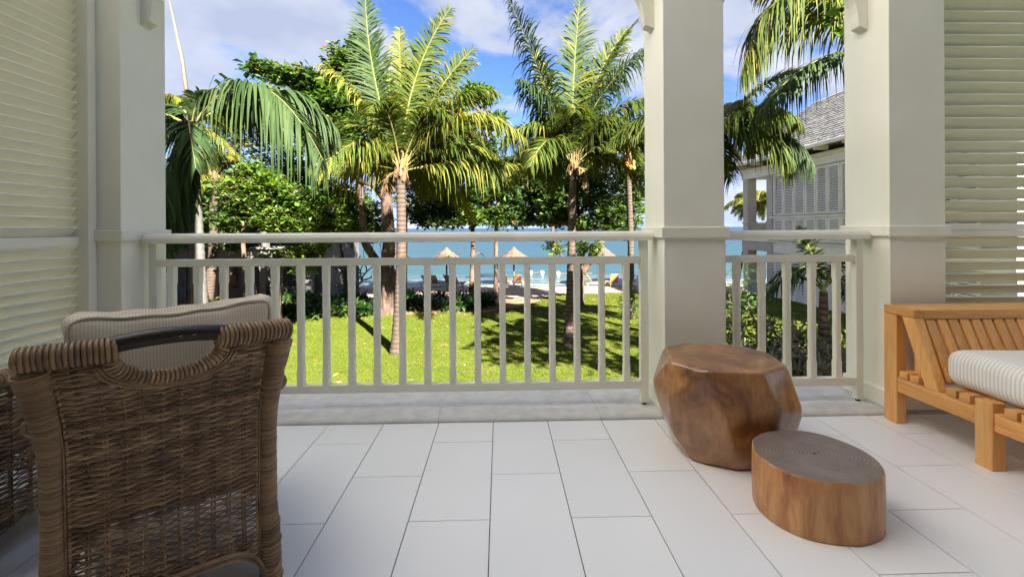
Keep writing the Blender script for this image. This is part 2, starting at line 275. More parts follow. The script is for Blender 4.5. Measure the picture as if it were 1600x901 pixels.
# ------------------------------------------------------------------ mesh helpers
class MB:
    def __init__(s): s.V = []; s.F = []; s.n = 0; s.mi = []
    def add(s, V, F, mi=0):
        V = np.asarray(V, float).reshape(-1, 3)
        for a in (F if isinstance(F, (list, tuple)) and len(F) and isinstance(F[0], np.ndarray) and F[0].ndim == 2 else [F]):
            if isinstance(a, np.ndarray): s.F.append(a + s.n); s.mi.append(np.full(len(a), mi))
            else:
                by = {}
                for f in a: by.setdefault(len(f), []).append(f)
                for k, l in by.items(): s.F.append(np.array(l) + s.n); s.mi.append(np.full(len(l), mi))
        s.V.append(V); s.n += len(V); return s
    def box(s, x0, x1, y0, y1, z0, z1, mi=0):
        V = [(x0, y0, z0), (x1, y0, z0), (x1, y1, z0), (x0, y1, z0), (x0, y0, z1), (x1, y0, z1), (x1, y1, z1), (x0, y1, z1)]
        return s.add(V, [(0, 3, 2, 1), (4, 5, 6, 7), (0, 1, 5, 4), (1, 2, 6, 5), (2, 3, 7, 6), (3, 0, 4, 7)], mi)
    def prism(s, poly, axis, a, b, mi=0):
        # extrude a 2D polygon along an axis: axis 'x' -> poly is (y, z); 'y' -> (x, z); 'z' -> (x, y)
        n = len(poly)
        def p(u, v, w): return {'x': (w, u, v), 'y': (u, w, v), 'z': (u, v, w)}[axis]
        V = [p(u, v, a) for u, v in poly] + [p(u, v, b) for u, v in poly]
        F = [tuple(range(n)), tuple(range(2 * n - 1, n - 1, -1))] + [(i, n + i, n + (i + 1) % n, (i + 1) % n) for i in range(n)]
        return s.add(V, F, mi)
    def tube(s, pts, rad, sides=6, mi=0, cap=True, flat=1.0, ref=None):
        P = np.asarray(pts, float); n = len(P); rad = np.full(n, rad, float) if np.isscalar(rad) else np.asarray(rad, float)
        T = np.gradient(P, axis=0); T /= np.linalg.norm(T, axis=1)[:, None] + 1e-12
        u = np.array(ref, float) if ref is not None else np.array([0, 0, 1.0])
        if ref is None and abs(T[0] @ u) > .9: u = np.array([1.0, 0, 0])
        U = np.zeros_like(P)
        for i in range(n):
            u = u - T[i] * (u @ T[i]); u /= np.linalg.norm(u) + 1e-12; U[i] = u
        W = np.cross(T, U); a = np.arange(sides) / sides * 2 * np.pi
        V = P[:, None] + (np.cos(a)[None, :, None] * U[:, None] * flat + np.sin(a)[None, :, None] * W[:, None]) * rad[:, None, None]
        i, j = np.meshgrid(np.arange(n - 1), np.arange(sides), indexing='ij'); i = i.ravel(); j = j.ravel(); k = (j + 1) % sides
        F = np.stack([i * sides + j, i * sides + k, (i + 1) * sides + k, (i + 1) * sides + j], 1)
        s.add(V.reshape(-1, 3), F, mi)
        if cap:
            s.F.append(np.array([list(range(sides))[::-1]]) + s.n - n * sides); s.mi.append(np.array([mi]))
            s.F.append(np.array([list(range((n - 1) * sides, n * sides))]) + s.n - n * sides); s.mi.append(np.array([mi]))
        return s
    def lathe(s, prof, c=(0, 0, 0), seg=20, mi=0):
        P = np.array(prof, float); n = len(P); a = np.arange(seg) / seg * 2 * np.pi
        V = np.stack([P[:, 0:1] * np.cos(a) + c[0], P[:, 0:1] * np.sin(a) + c[1], np.repeat(P[:, 1:2], seg, 1) + c[2]], 2)
        i, j = np.meshgrid(np.arange(n - 1), np.arange(seg), indexing='ij'); i = i.ravel(); j = j.ravel(); k = (j + 1) % seg
        return s.add(V.reshape(-1, 3), np.stack([i * seg + j, i * seg + k, (i + 1) * seg + k, (i + 1) * seg + j], 1), mi)
    def mesh(s, name, mats, smooth=False):
        me = bpy.data.meshes.new(name); V = np.concatenate(s.V)
        me.vertices.add(len(V)); me.vertices.foreach_set('co', V.astype(np.float32).ravel())
        tot = np.concatenate([np.full(len(f), f.shape[1]) for f in s.F]); idx = np.concatenate([f.ravel() for f in s.F]); mi = np.concatenate(s.mi)
        me.loops.add(len(idx)); me.loops.foreach_set('vertex_index', idx.astype(np.int32))
        me.polygons.add(len(tot)); st = np.concatenate([[0], np.cumsum(tot)[:-1]])
        me.polygons.foreach_set('loop_start', st.astype(np.int32)); me.polygons.foreach_set('material_index', mi.astype(np.int32))
        me.polygons.foreach_set('use_smooth', np.full(len(tot), smooth))
        for m in (mats if isinstance(mats, (list, tuple)) else [mats]): me.materials.append(m)
        me.update(calc_edges=True); me.validate(); return me
    def obj(s, name, mats, parent=None, smooth=False, bevel=0, kind=None, loc=None):
        return link(name, s.mesh(name, mats, smooth), parent, bevel, kind, loc)
def link(name, me, parent=None, bevel=0, kind=None, loc=None):
    o = bpy.data.objects.new(name, me); C.objects.link(o)
    if parent is not None: o.parent = parent
    if loc is not None: o.location = loc
    if bevel:
        b = o.modifiers.new('bevel', 'BEVEL'); b.width = bevel; b.segments = 2; b.limit_method = 'ANGLE'; b.angle_limit = R(40)
    if kind: o['kind'] = kind
    return o
def tag(o, label, cat=None, group=None):
    o['label'] = label
    if cat: o['category'] = cat
    if group: o['group'] = group
    return o
def thing(name, label, cat, loc=(0, 0, 0), rotz=0, group=None):
    o = bpy.data.objects.new(name, None); C.objects.link(o); o.location = loc; o.rotation_euler = (0, 0, rotz); o.empty_display_size = .2
    return tag(o, label, cat, group)
def kids(o): return [c for c in bpy.data.objects if c.parent == o]
def dup(root, loc, rotz=0, label=None, scale=None):
    def cp(o, par):
        c = o.copy(); C.objects.link(c)
        if par is not None: c.parent = par
        for ch in kids(o): cp(ch, c)
        return c
    r = cp(root, None); r.location = loc; r.rotation_euler = (0, 0, rotz)
    if label: r['label'] = label
    if scale: r.scale = (scale,) * 3
    return r
def bez(P, t):
    P = np.asarray(P, float); t = np.asarray(t)[:, None]
    if len(P) == 3: return (1 - t) ** 2 * P[0] + 2 * t * (1 - t) * P[1] + t * t * P[2]
    return (1 - t) ** 3 * P[0] + 3 * t * (1 - t) ** 2 * P[1] + 3 * t * t * (1 - t) * P[2] + t ** 3 * P[3]
def spline(pts, n):
    # smooth curve through points (Catmull-Rom)
    P = np.asarray(pts, float); P = np.vstack([2 * P[0] - P[1], P, 2 * P[-1] - P[-2]]); out = []; m = len(P) - 3
    for u in np.linspace(0, m - 1e-9, n):
        i = int(u); t = u - i; a, b, c, d = P[i:i + 4]
        out.append(.5 * (2 * b + (c - a) * t + (2 * a - 5 * b + 4 * c - d) * t * t + (3 * b - a - 3 * c + d) * t ** 3))
    return np.array(out)

# ================================================================== balcony
def struct(name, mb, mats, **k):
    o = mb.obj(name, mats, kind='structure', **k); return o
YF = 2.49
flo = struct('balcony_floor', MB().box(-2.6, 4.5, -1.6, 2.48, -.20, -.0035), M['grout'])
tag(flo, 'pale porcelain tile floor of the balcony', 'floor')
X0, W, YA, L = -.0419, .30, 2.2555, .6058
tile_meshes = {}
for c in range(-9, 15):
    off = 0 if c % 2 else .5
    xa, xb = X0 + c * W + .0018, X0 + (c + 1) * W - .0018
    for r in range(-1, 7):
        yb = YA - (r + off) * L - .0014 + (L if r == -1 else 0) * 0; ya = yb - L + .0028
        yb = min(yb, 2.478)
        if ya > 2.47 or yb < -1.55: continue
        ya = max(ya, -1.58)
        key = round(yb - ya, 3)
        if key not in tile_meshes: tile_meshes[key] = MB().box(-(W - .0036) / 2, (W - .0036) / 2, -(yb - ya) / 2, (yb - ya) / 2, -.009, 0).mesh('tile', M['tile'])
        link('tile', tile_meshes[key], flo, .0008, loc=((xa + xb) / 2, (ya + yb) / 2, 0))
# concrete threshold with a worn rounded front edge
prof = [(2.482, -.25), (2.482, .006), (2.486, .014), (2.494, .019), (2.506, .022), (2.60, .023), (2.90, .016), (2.96, .008), (2.96, -.25)]
sill = bpy.data.objects.new('concrete_sill', None); C.objects.link(sill); sill['kind'] = 'structure'
tag(sill, 'grey concrete edge strip under the railings', 'sill')
jx = [-2.6, -1.31, -.345, .555, 1.45, 2.35, 3.4, 4.5]
for a, b in zip(jx[:-1], jx[1:]): MB().prism(prof, 'x', a + .0012, b - .0012).obj('sill_block', M['concrete'], sill)
slab = struct('balcony_slab', MB().box(-2.6, 4.5, -1.6, 2.9, -.55, -.26), M['wall'])
back = struct('sun_block_wall', MB().box(-2.58, 10, -1.9, -1.6, -.2, 5.0), M['rear_wall_dark'])  # unseen rear wall, sized to keep direct sun out, dark against bounce
ceil = struct('sun_block_ceiling', MB().box(-2.58, 10, -1.9, -.5, 5.002, 5.16), M['sun_block_ceiling'])  # unseen ceiling, kept high and rearward to block sun but admit skylight
lw = struct('left_wall', MB().box(-2.75, -2.30, -1.595, 1.28, -.2, 2.715), M['wall'])
far = struct('far_bounce_wall', MB().box(-14, -8.3, 2.7, 10.6, -3.2, 12), M['bounce_wing'])  # unseen white wall added to reflect sunlight onto the balcony
bounce_wing = struct('near_bounce_wall', MB().box(-7, -2.6, -8, 2.88, 3.0, 9.6), M['bounce_wing'])  # added out of view: bounces sun inward and shades the grey-trunked palm
beam = MB().box(-2.75, 4.44, 2.60, 2.74, 2.66, 2.86); bo = struct('front_beam', beam, M['paint'])

def bracket_poly(s):
    # (x, z): straight back edge on the column, concave quarter curve towards the opening
    P = [(0, 2.657), (0, 2.245), (s * .052, 2.270), (s * .058, 2.30)]
    for k in range(1, 12):
        a = k / 11 * math.pi / 2
        P.append((s * (.058 + .40 * (1 - math.cos(a))), 2.30 + .357 * math.sin(a)))
    return P if s < 0 else P[::-1]
def column(x0, x1, label, br):
    t = thing('column', label, 'column', (0, 0, 0), 0, 'square balcony columns')
    MB().box(x0, x1, YF, 2.82, .0235, 2.657).obj('shaft', M['plaster'], t, bevel=.004)
    g = .020
    m = MB()
    m.box(x0 - g, x1 + g, YF - g, 2.82 + g, 1.010, 1.072)
    m.obj('dado_band', M['paint'], t, bevel=.006)
    MB().box(x0 - .013, x1 + .013, YF - .013, 2.833, .0245, .128).obj('plinth', M['plaster'], t, bevel=.006)
    for s in br:
        xx = x1 if s > 0 else x0
        MB().prism([(xx + a, b) for a, b in bracket_poly(s)], 'y', 2.632, 2.70).obj('bracket', M['paint'], t, bevel=.003)
    return t
column(-2.40, -2.057, 'square rendered column beside the left louvred shutter', (1,))
column(.921, 1.266, 'square rendered column in the middle, behind the faceted stump table', (-1, 1))
column(2.218, 2.545, 'square rendered column behind the corner of the teak daybed', (-1,))

def baluster_mesh():
    m = MB(); h = .0185; z0, z1 = .1665, .8565; ch = .007
    def ring(z, c):
        return [(-h + c, -h, z), (h - c, -h, z), (h, -h + c, z), (h, h - c, z), (h - c, h, z), (-h + c, h, z), (-h, h - c, z), (-h, -h + c, z)]
    zs = [(z0, .0008), (z0 + .09, .0008), (z0 + .105, ch), (z1 - .105, ch), (z1 - .09, .0008), (z1, .0008)]
    V = [p for z, c in zs for p in ring(z, c)]; F = []
    for i in range(len(zs) - 1):
        for j in range(8): F.append((i * 8 + j, i * 8 + (j + 1) % 8, (i + 1) * 8 + (j + 1) % 8, (i + 1) * 8 + j))
    F += [tuple(range(8))[::-1], tuple(range(40, 48))]
    return m.add(V, F).mesh('baluster', M['paint'])
BAL = baluster_mesh()
def railing(xa, xb, posts, bx, label):
    t = thing('railing', label, 'railing', (0, 0, 0), 0, 'balcony railings')
    p = [(2.594, .993), (2.594, 1.020), (2.602, 1.036), (2.618, 1.046), (2.640, 1.049), (2.662, 1.046), (2.678, 1.036), (2.686, 1.020), (2.686, .993)]
    MB().prism(p, 'x', xa, xb).obj('handrail', M['paint'], t, bevel=.003)
    for a, b in posts:
        q = MB().box(a, b, 2.618, 2.662, .036, .9925); po = q.obj('post', M['paint'], t, bevel=.003)
        MB().lathe([(.0, .0225), (.012, .0225), (.012, .040), (0, .040)], ((a + b) / 2, 2.64, 0), 10).obj('foot', M['dark_crack'], po)
    ia, ib = posts[0][1] + .0005, posts[-1][0] - .0005
    MB().box(ia, ib, 2.622, 2.658, .8575, .9).obj('upper_rail', M['paint'], t, bevel=.003)
    MB().box(ia, ib, 2.620, 2.660, .119, .1655).obj('lower_rail', M['paint'], t, bevel=.003)
    for x in bx: link('baluster', BAL, t, loc=(x, 2.64, 0))
railing(-2.032, .898, [(-2.012, -1.966), (.828, .874)], [-1.892 + i * .14655 for i in range(19)], 'long painted railing between the left and middle columns, in front of the lawn')
railing(1.289, 2.195, [(1.297, 1.337), (2.125, 2.168)], [1.411 + i * .1525 for i in range(5)], 'short painted railing between the middle and right columns, behind the stump table')

# louvred shutters
def slat_mesh(length, run, drop, th):
    # along local x; local y 0 = room edge (high), local y run = outer edge (low)
    n = math.hypot(run, drop); ny, nz = drop / n * th / 2, run / n * th / 2
    return MB().prism([(-ny, -nz), (run - ny, -drop - nz), (run + ny, -drop + nz), (ny, nz)], 'x', 0, length).mesh('slat', M['paint'])
t = thing('louvred_shutter', 'tall louvred shutter panel of the left side wall, behind the wicker chair', 'shutter', (0, 0, 0), 0, 'louvred balcony shutters')
sm = slat_mesh(1.128, .046, .052, .010)
def left_slats(z0, z1, pitch):
    z = z0
    while z < z1:
        o = link('slat', sm, t, .002, loc=(-2.240, 1.311, z)); o.rotation_euler = (0, 0, R(90)); z += pitch
left_slats(1.088, 2.70, .0508); left_slats(.984 - .0508 * 18, .986, .0508)
MB().box(-2.296, -2.232, 1.285, 2.4395, .990, 1.037).obj('middle_rail', M['paint'], t, bevel=.003)
MB().box(-2.296, -2.236, 1.285, 2.4395, .002, .05).obj('bottom_rail', M['paint'], t, bevel=.003)
MB().box(-2.30, -2.184, 2.4405, 2.4895, .001, 2.715).obj('jamb', M['paint'], t, bevel=.003)
MB().box(-2.296, -2.236, 1.2855, 1.3105, .0505, 2.71).obj('stile', M['paint'], t, bevel=.003)
t = thing('louvred_shutter', 'tall louvred shutter panel facing the camera above the back of the daybed', 'shutter', (0, 0, 0), 0, 'louvred balcony shutters')
sm2 = slat_mesh(1.80, .052, .056, .011)
for z0, n in ((1.146, 22), (.998 - .0708 * 13, 14)):
    for i in range(n):
        z = z0 + i * .0708
        link('slat', sm2, t, .002, loc=(2.5535, 2.60, z))
MB().box(2.548, 4.36, 2.585, 2.665, 1.002, 1.040).obj('middle_rail', M['paint'], t, bevel=.003)
MB().box(2.548, 4.36, 2.600, 2.665, 1.041, 1.078).obj('middle_rail', M['paint'], t, bevel=.003)

# ================================================================== daybed
t = thing('daybed', 'teak daybed with slatted back and slatted base', 'daybed', (2.14, 0, 0))
XR = 1.24
MB().box(0, .055, 2.365, 2.445, 0, .589).obj('leg', M['teak_z'], t, bevel=.004)
MB().box(-.004, .06, 1.89, 1.965, 0, .296).obj('leg', M['teak_z'], t, bevel=.004)
MB().box(-.004, .06, 1.02, 1.095, 0, .296).obj('leg', M['teak_z'], t, bevel=.004)
MB().box(XR - .055, XR, 2.365, 2.445, 0, .589).obj('leg', M['teak_z'], t, bevel=.004)
MB().box(.0015, .053, 1.9655, 2.3645, .176, .255).obj('side_rail', M['teak_y'], t, bevel=.004)
MB().box(.0015, .053, 1.0955, 1.8895, .176, .255).obj('side_rail', M['teak_y'], t, bevel=.004)
MB().box(.06, XR, 1.03, 1.08, .18, .255).obj('front_rail', M['teak_x'], t, bevel=.004)
MB().prism([(2.135, .2555), (2.205, .2555), (2.335, .589), (2.262, .589)], 'x', .001, .053).obj('slanted_arm', M['teak_z'], t, bevel=.004)
MB().box(0, .055, 2.262, 2.445, .5895, .634).obj('arm_top', M['teak_y'], t, bevel=.004)
MB().box(.056, XR, 2.262, 2.445, .585, .635).obj('top_board', M['teak_x'], t, bevel=.004)
bs = MB().prism([(2.128, .30), (2.150, .293), (2.275, .584), (2.253, .584)], 'x', 0, .045).mesh('back_slat', M['teak_z'])
for i in range(19): link('back_slat', bs, t, .003, loc=(.068 + i * .0608, .012, 0))
MB().box(.058, XR, 2.29, 2.32, .255, .584).obj('back_panel', M['teak_x'], t)
sl = MB().box(-.002, XR - .02, 0, .047, .2562, .294).mesh('base_slat', M['teak_x'])
y = 2.300
for i in range(21):
    if not (1.885 < y + .024 < 1.97 or 2.13 < y + .02 < 2.21 or 1.0 < y + .024 < 1.1): link('base_slat', sl, t, .003, loc=(0, y, 0))
    y -= .0625
# mattress: rounded slab
def rounded_slab(x0, x1, y0, y1, z0, z1, r, seg=6, puff=0.0, sub=14):
    bm = bmesh.new(); bmesh.ops.create_cube(bm, size=1)
    for v in bm.verts: v.co = Vector((x0 if v.co.x < 0 else x1, y0 if v.co.y < 0 else y1, z0 if v.co.z < 0 else z1))
    bmesh.ops.bevel(bm, geom=list(bm.edges), offset=r, segments=seg, affect='EDGES', profile=.5)
    return bm
def bm_obj(name, bm, mat, parent=None, smooth=True):
    me = bpy.data.meshes.new(name); bm.to_mesh(me); bm.free(); me.materials.append(mat)
    if smooth: me.polygons.foreach_set('use_smooth', [True] * len(me.polygons))
    return link(name, me, parent)
bm = rounded_slab(2.165, 3.30, 1.06, 2.148, .2965, .470, .062, 7)
bmesh.ops.subdivide_edges(bm, edges=[e for e in bm.edges if e.calc_length() > .3], cuts=7, use_grid_fill=True)
for v in bm.verts:
    v.co.z += .006 * math.sin(v.co.y * 9 + v.co.x * 4) * (1 if v.co.z > .4 else 0); v.co.x += .004 * math.sin(v.co.y * 13) * (1 if v.co.x < 2.3 else 0)
o = bm_obj('mattress', bm, M['mattress']); tag(o, 'thick beige and white striped mattress lying on the teak daybed', 'mattress')

# ================================================================== stump table
def hull_obj(name, pts, mat, parent=None, bevel=.012, seg=3, loc=(0, 0, 0)):
    bm = bmesh.new()
    for p in pts: bm.verts.new(p)
    r = bmesh.ops.convex_hull(bm, input=list(bm.verts)); bmesh.ops.delete(bm, geom=[g for g in r['geom_interior'] if isinstance(g, bmesh.types.BMVert)], context='VERTS')
    bmesh.ops.dissolve_limit(bm, angle_limit=R(3), verts=list(bm.verts), edges=list(bm.edges))
    bmesh.ops.bevel(bm, geom=list(bm.edges), offset=bevel, segments=seg, affect='EDGES', profile=.5, clamp_overlap=True)
    o = bm_obj(name, bm, mat, parent, smooth=True); o.location = loc
    return o
sc_ = (1.08, 2.13)
top = [(.842, 2.299), (.795, 2.080), (.893, 1.916), (1.112, 1.886), (1.288, 1.984), (1.326, 2.192), (1.249, 2.343), (.985, 2.388)]
mid = [(.742, 2.19, .305), (.768, 2.00, .285), (.955, 1.878, .215), (1.18, 1.862, .285), (1.35, 1.955, .23), (1.402, 2.10, .30), (1.385, 2.24, .22), (1.29, 2.385, .25), (1.08, 2.425, .26), (.87, 2.40, .25), (.795, 2.07, .115), (1.385, 2.13, .11)]
bot = [(.862, 2.245), (.868, 2.035), (.897, 2.003), (1.036, 1.930), (1.19, 1.94), (1.30, 2.02), (1.32, 2.20), (1.2, 2.32), (1.0, 2.34)]
pts = [(x - sc_[0], y - sc_[1], .45) for x, y in top] + [(x - sc_[0], y - sc_[1], z) for x, y, z in mid] + [(x - sc_[0], y - sc_[1], 0.0) for x, y in bot]
o = hull_obj('stump_table', pts, M['stump'], bevel=.02, seg=4, loc=(sc_[0], sc_[1], .0005)); wnm = o.modifiers.new('normals', 'WEIGHTED_NORMAL'); wnm.weight = 80
tag(o, 'polished faceted brown tree stump table in front of the middle column', 'stump table')

# ================================================================== log stool
ring_pts = [(1.013, 1.783), (.975, 1.700), (.971, 1.629), (.993, 1.560), (1.04, 1.505), (1.115, 1.473), (1.198, 1.463), (1.289, 1.488), (1.345, 1.532), (1.384, 1.605), (1.392, 1.685), (1.372, 1.757), (1.326, 1.825), (1.265, 1.861), (1.20, 1.868), (1.108, 1.850), (1.052, 1.820)]
ctr = np.array([1.185, 1.665])
P = np.array(ring_pts); n = len(P); t_ = np.linspace(0, n, 96, endpoint=False); lo = []
for u in t_:
    i = int(u); f = u - i; a, b, c_, d = (P[(i + k) % n] for k in (-1, 0, 1, 2)); lo.append(.5 * (2 * b + (c_ - a) * f + (2 * a - 5 * b + 4 * c_ - d) * f * f + (3 * b - a - 3 * c_ + d) * f ** 3))
lo = np.array(lo) - ctr
ang = np.linspace(0, 2 * np.pi, 96, endpoint=False); rng = np.random.default_rng(4)
crease = 1 - .022 * np.exp(-((ang - 2.05) / .05) ** 2)
zs = [(0, .985), (.006, 1.0), (.07, 1.008), (.15, 1.003), (.2, 1.0), (.206, .993), (.209, .98)]
V = np.concatenate([np.c_[lo * (s * crease)[:, None], np.full(96, z)] for z, s in zs])
i, j = np.meshgrid(np.arange(len(zs) - 1), np.arange(96), indexing='ij'); i = i.ravel(); j = j.ravel(); k = (j + 1) % 96
mb = MB().add(V, np.stack([i * 96 + j, i * 96 + k, (i + 1) * 96 + k, (i + 1) * 96 + j], 1))
mb.F.append(np.array([list(range(96))[::-1]])); mb.mi.append(np.array([0]))
st = mb.obj('log_stool', M['logside'], smooth=True, loc=(ctr[0], ctr[1], .0005)); tag(st, 'low oval slice of log used as a stool, with growth rings on top', 'log stool')
tp = MB(); nt_ = len(lo); tp.add(np.vstack([np.c_[lo * (crease * .981)[:, None], np.full(96, .2093)], np.c_[lo * .5, np.full(96, .2106)], [[0.0, 0.0, .2106]]]),
   [(q, (q + 1) % 96, 96 + (q + 1) % 96, 96 + q) for q in range(96)] + [(96 + q, 96 + (q + 1) % 96, 192) for q in range(96)])
tp.obj('end_grain', M['logtop'], st, smooth=True)
ck = MB()
for a, l in ((.35, .05), (2.6, .03), (4.1, .026), (5.3, .02)):
    d = np.array([math.cos(a), math.sin(a)]); q = np.array([-d[1], d[0]]) * .0016
    ck.add([(*(q), .2112), (*(d * l), .2112), (*(-q), .2112)], [(0, 1, 2)])
ck.obj('heart_crack', M['dark_crack'], st)

# ================================================================== wicker armchairs
def wicker_panel(mb, surf, s0, s1, z0, z1, pitch, stake, rad, rng, zb=None, loose=None, seg=4):
    """woven strands over stakes; surf(s, z) -> (point, normal); s is metres along the panel"""
    ns = max(2, int(round((s1 - s0) / stake)))
    z = z0; row = 0
    while z < z1:
        r = rad; p = pitch
        lz = loose(z) if loose else 0
        if lz: r = rad * .78; p = pitch * (1 + .18 * lz)
        N_ = ns * seg + 1; ss = np.linspace(s0, s1, N_)
        ph = row % 2
        zz = z + rng.normal(0, pitch * .07) + pitch * .16 * np.sin(ss * rng.uniform(4, 9) + rng.uniform(0, 6)) + rng.normal(0, pitch * .07, N_)
        amp = rad * 1.15
        off = amp * np.cos(np.pi * (ss - s0) / stake + np.pi * ph)
        keep = np.ones(N_, bool) if zb is None else zz > np.array([zb(a) for a in ss]) + .006
        pts = []
        for q in range(N_ + 1):
            if q < N_ and keep[q]:
                a, nrm = surf(ss[q], zz[q]); pts.append(a + nrm * off[q])
            else:
                if len(pts) > 3: mb.tube(pts, r, 5, 0, flat=1.15)
                pts = []
        z += p; row += 1
    return ns
def coil(mb, path, R0, rad, pitch, mi=0, per=10, jit=0.0, rng=None):
    P = np.asarray(path, float); d = np.r_[0, np.cumsum(np.linalg.norm(np.diff(P, axis=0), axis=1))]; n = int(d[-1] / pitch)
    R0 = np.full(len(P), R0) if np.isscalar(R0) else np.asarray(R0)
    def at(u): return np.array([np.interp(u, d, P[:, i]) for i in range(3)])
    u0 = np.array([0, 0, 1.0]) if abs((P[-1] - P[0])[2]) < .8 * np.linalg.norm(P[-1] - P[0]) else np.array([1.0, 0, 0])
    a = np.linspace(0, 2 * np.pi, per, endpoint=False)
    for k in range(n):
        u = (k + .5) * pitch; c = at(u); T = at(min(u + .004, d[-1])) - at(max(u - .004, 0)); T /= np.linalg.norm(T) + 1e-9
        x = u0 - T * (u0 @ T); x /= np.linalg.norm(x); y_ = np.cross(T, x)
        rr = np.interp(u, d, R0) * (1 + (rng.normal(0, jit) if rng is not None else 0)); lean = pitch * .5
        ring = c + np.cos(a)[:, None] * x * rr + np.sin(a)[:, None] * y_ * rr + np.sin(a)[:, None] * T * lean
        ring = np.vstack([ring, ring[:1] + T * 1e-4])
        mb.tube(ring, rad, 5, mi, cap=False, ref=T)
HW = .230
def build_chair(t):
    rng = np.random.default_rng(11)
    H = .765
    def flare(z): return .032 * max(0, (z - .52) / .25) ** 1.6 + .010 * max(0, 1 - z / .25)
    def back_surf(s, z):
        u = s / HW; w = HW + flare(z); bow = .030 * (1 - u * u) + .05 * (z / H) ** 2
        return np.array([u * w, -bow, z]), np.array([-.1 * u, -1, 0.0]) / math.hypot(1, .1 * u)
    def zb(s):
        u = s / (HW * .93); return .138 * (max(0, 1 - abs(u) ** 5)) ** .5 if abs(u) < 1 else 0
    def top_z(s):
        u = (s + .0) / .096; return H - .006 - (.060 * math.sqrt(max(0, 1 - u * u)) if abs(u) < 1 else 0)
    loose = lambda z: 1 if .185 < z < .32 else 0
    mb = MB(); stake = .0185
    ns = int(round(2 * (HW - .03) / stake)); stake = 2 * (HW - .03) / ns
    z = .012; row = 0; pitch = .0070; rad = .0034
    while z < H - .01:
        r, p = (rad * .76, pitch * 1.16) if loose(z) else (rad, pitch)
        N_ = ns * 3 + 1; ss = np.linspace(-HW + .03, HW - .03, N_)
        zz = z + pitch * .18 * np.sin(ss * rng.uniform(3, 8) + rng.uniform(0, 6)) + rng.normal(0, pitch * .05, N_) + .006 * np.sin(ss * 9 + .6)
        off = rad * 1.15 * np.cos(np.pi * (ss + HW - .03) / (stake * 2) + np.pi * (row % 2))
        pts = []
        for q in range(N_ + 1):
            if q < N_ and zz[q] > zb(ss[q]) + .004 and zz[q] < top_z(ss[q]):
                a, nrm = back_surf(ss[q], zz[q]); pts.append(a + nrm * off[q])
            else:
                if len(pts) > 2: mb.tube(pts, r, 5, 0, flat=1.12)
                pts = []
        z += p; row += 1
    o = mb.obj('back_weave', M['wicker'], t, smooth=True, kind='stuff')
    mb = MB()
    for q in range(0, ns + 1, 2):
        s = -HW + .03 + q * stake
        for e in (-.0035, .0035):
            zz = np.linspace(zb(s) + .003, top_z(s), 10); mb.tube([back_surf(s + e, a)[0] for a in zz], .0032, 5, 0)
    mb.obj('stakes', M['wicker'], t, smooth=True, kind='stuff')
    # wrapped corner posts
    for sgn in (-1, 1):
        mb = MB(); zz = np.linspace(.20, .752, 30)
        path = [back_surf(sgn * (HW - .004), a)[0] + np.array([0, .012, 0]) for a in zz]
        rr = [.027 + .011 * max(0, (a - .50) / .25) - .004 * math.sin((a - .2) * 6) for a in zz]
        coil(mb, path, rr, .0034, .0062, 0, 12, .02, rng); mb.tube(path, np.array(rr) * .9, 10)
        zz = np.linspace(.0, .205, 10); path2 = [back_surf(sgn * (HW - .002), a)[0] + np.array([0, .012, 0]) for a in zz]
        coil(mb, path2, .0275, .0044, .0100, 0, 12, .03, rng); mb.tube(path2, .024, 10)
        mb.obj('wrapped_post', M['wicker_pale'], t, smooth=True)
    # rolled top rim in two halves, handle between them, wrapped edge of the hand hole
    top = lambda s: back_surf(s, H)[0] + np.array([0, 0, .012])
    for a, b in ((-HW - .016, -.088), (.088, HW + .016)):
        mb = MB(); path = [top(s) + np.array([0, 0, .010 * (1 - abs(s) / HW)]) for s in np.linspace(a, b, 20)]
        coil(mb, path, .0265, .0058, .0106, 0, 16, .02, rng); mb.tube(path, .0245, 12); mb.obj('wrapped_rim', M['wicker_pale'], t, smooth=True)
    mb = MB(); path = [top(s) + np.array([0, -.002, .014 + .012 * (1 - (s / .112) ** 2)]) for s in np.linspace(-.112, .112, 16)]
    mb.tube(path, .021, 12, flat=1.0); hd = mb.obj('handle', M['handle_wood'], t, smooth=True)
    mb = MB()
    for s in (.02, .045): mb.lathe([(0, .001), (.0035, .001), (.0035, -.001), (0, -.001)], tuple(top(s) + np.array([0, -.0235, .024])), 8)
    mb.obj('screws', M['coconut'], hd)
    mb = MB(); aa = np.linspace(0, np.pi, 26); path = [back_surf(-math.cos(a) * .102, H - .004 - .062 * math.sin(a))[0] for a in aa]
    coil(mb, path, .0135, .0050, .0098, 0, 12, .02, rng); mb.tube(path, .012, 8); mb.obj('hand_hole_rim', M['wicker_pale'], t, smooth=True)
    mb = MB()
    for k in range(3): mb.tube([back_surf(-math.cos(a) * (.114 + .007 * k), H - .016 - .006 * k - .064 * math.sin(a))[0] + np.array([0, -.004, 0]) for a in aa], .0042, 5)
    mb.obj('braid', M['wicker'], t, smooth=True)
    # lower arch braid
    mb = MB()
    for k in range(4):
        mb.tube([back_surf(s, zb(s) + .004 + k * .006)[0] + np.array([0, -.003 - .002 * (k % 2), 0]) for s in np.linspace(-HW * .935, HW * .935, 60)], .0052, 6)
    mb.obj('arch_braid', M['wicker'], t, smooth=True)
    # sides with flat arms
    D = .62; AH = .60
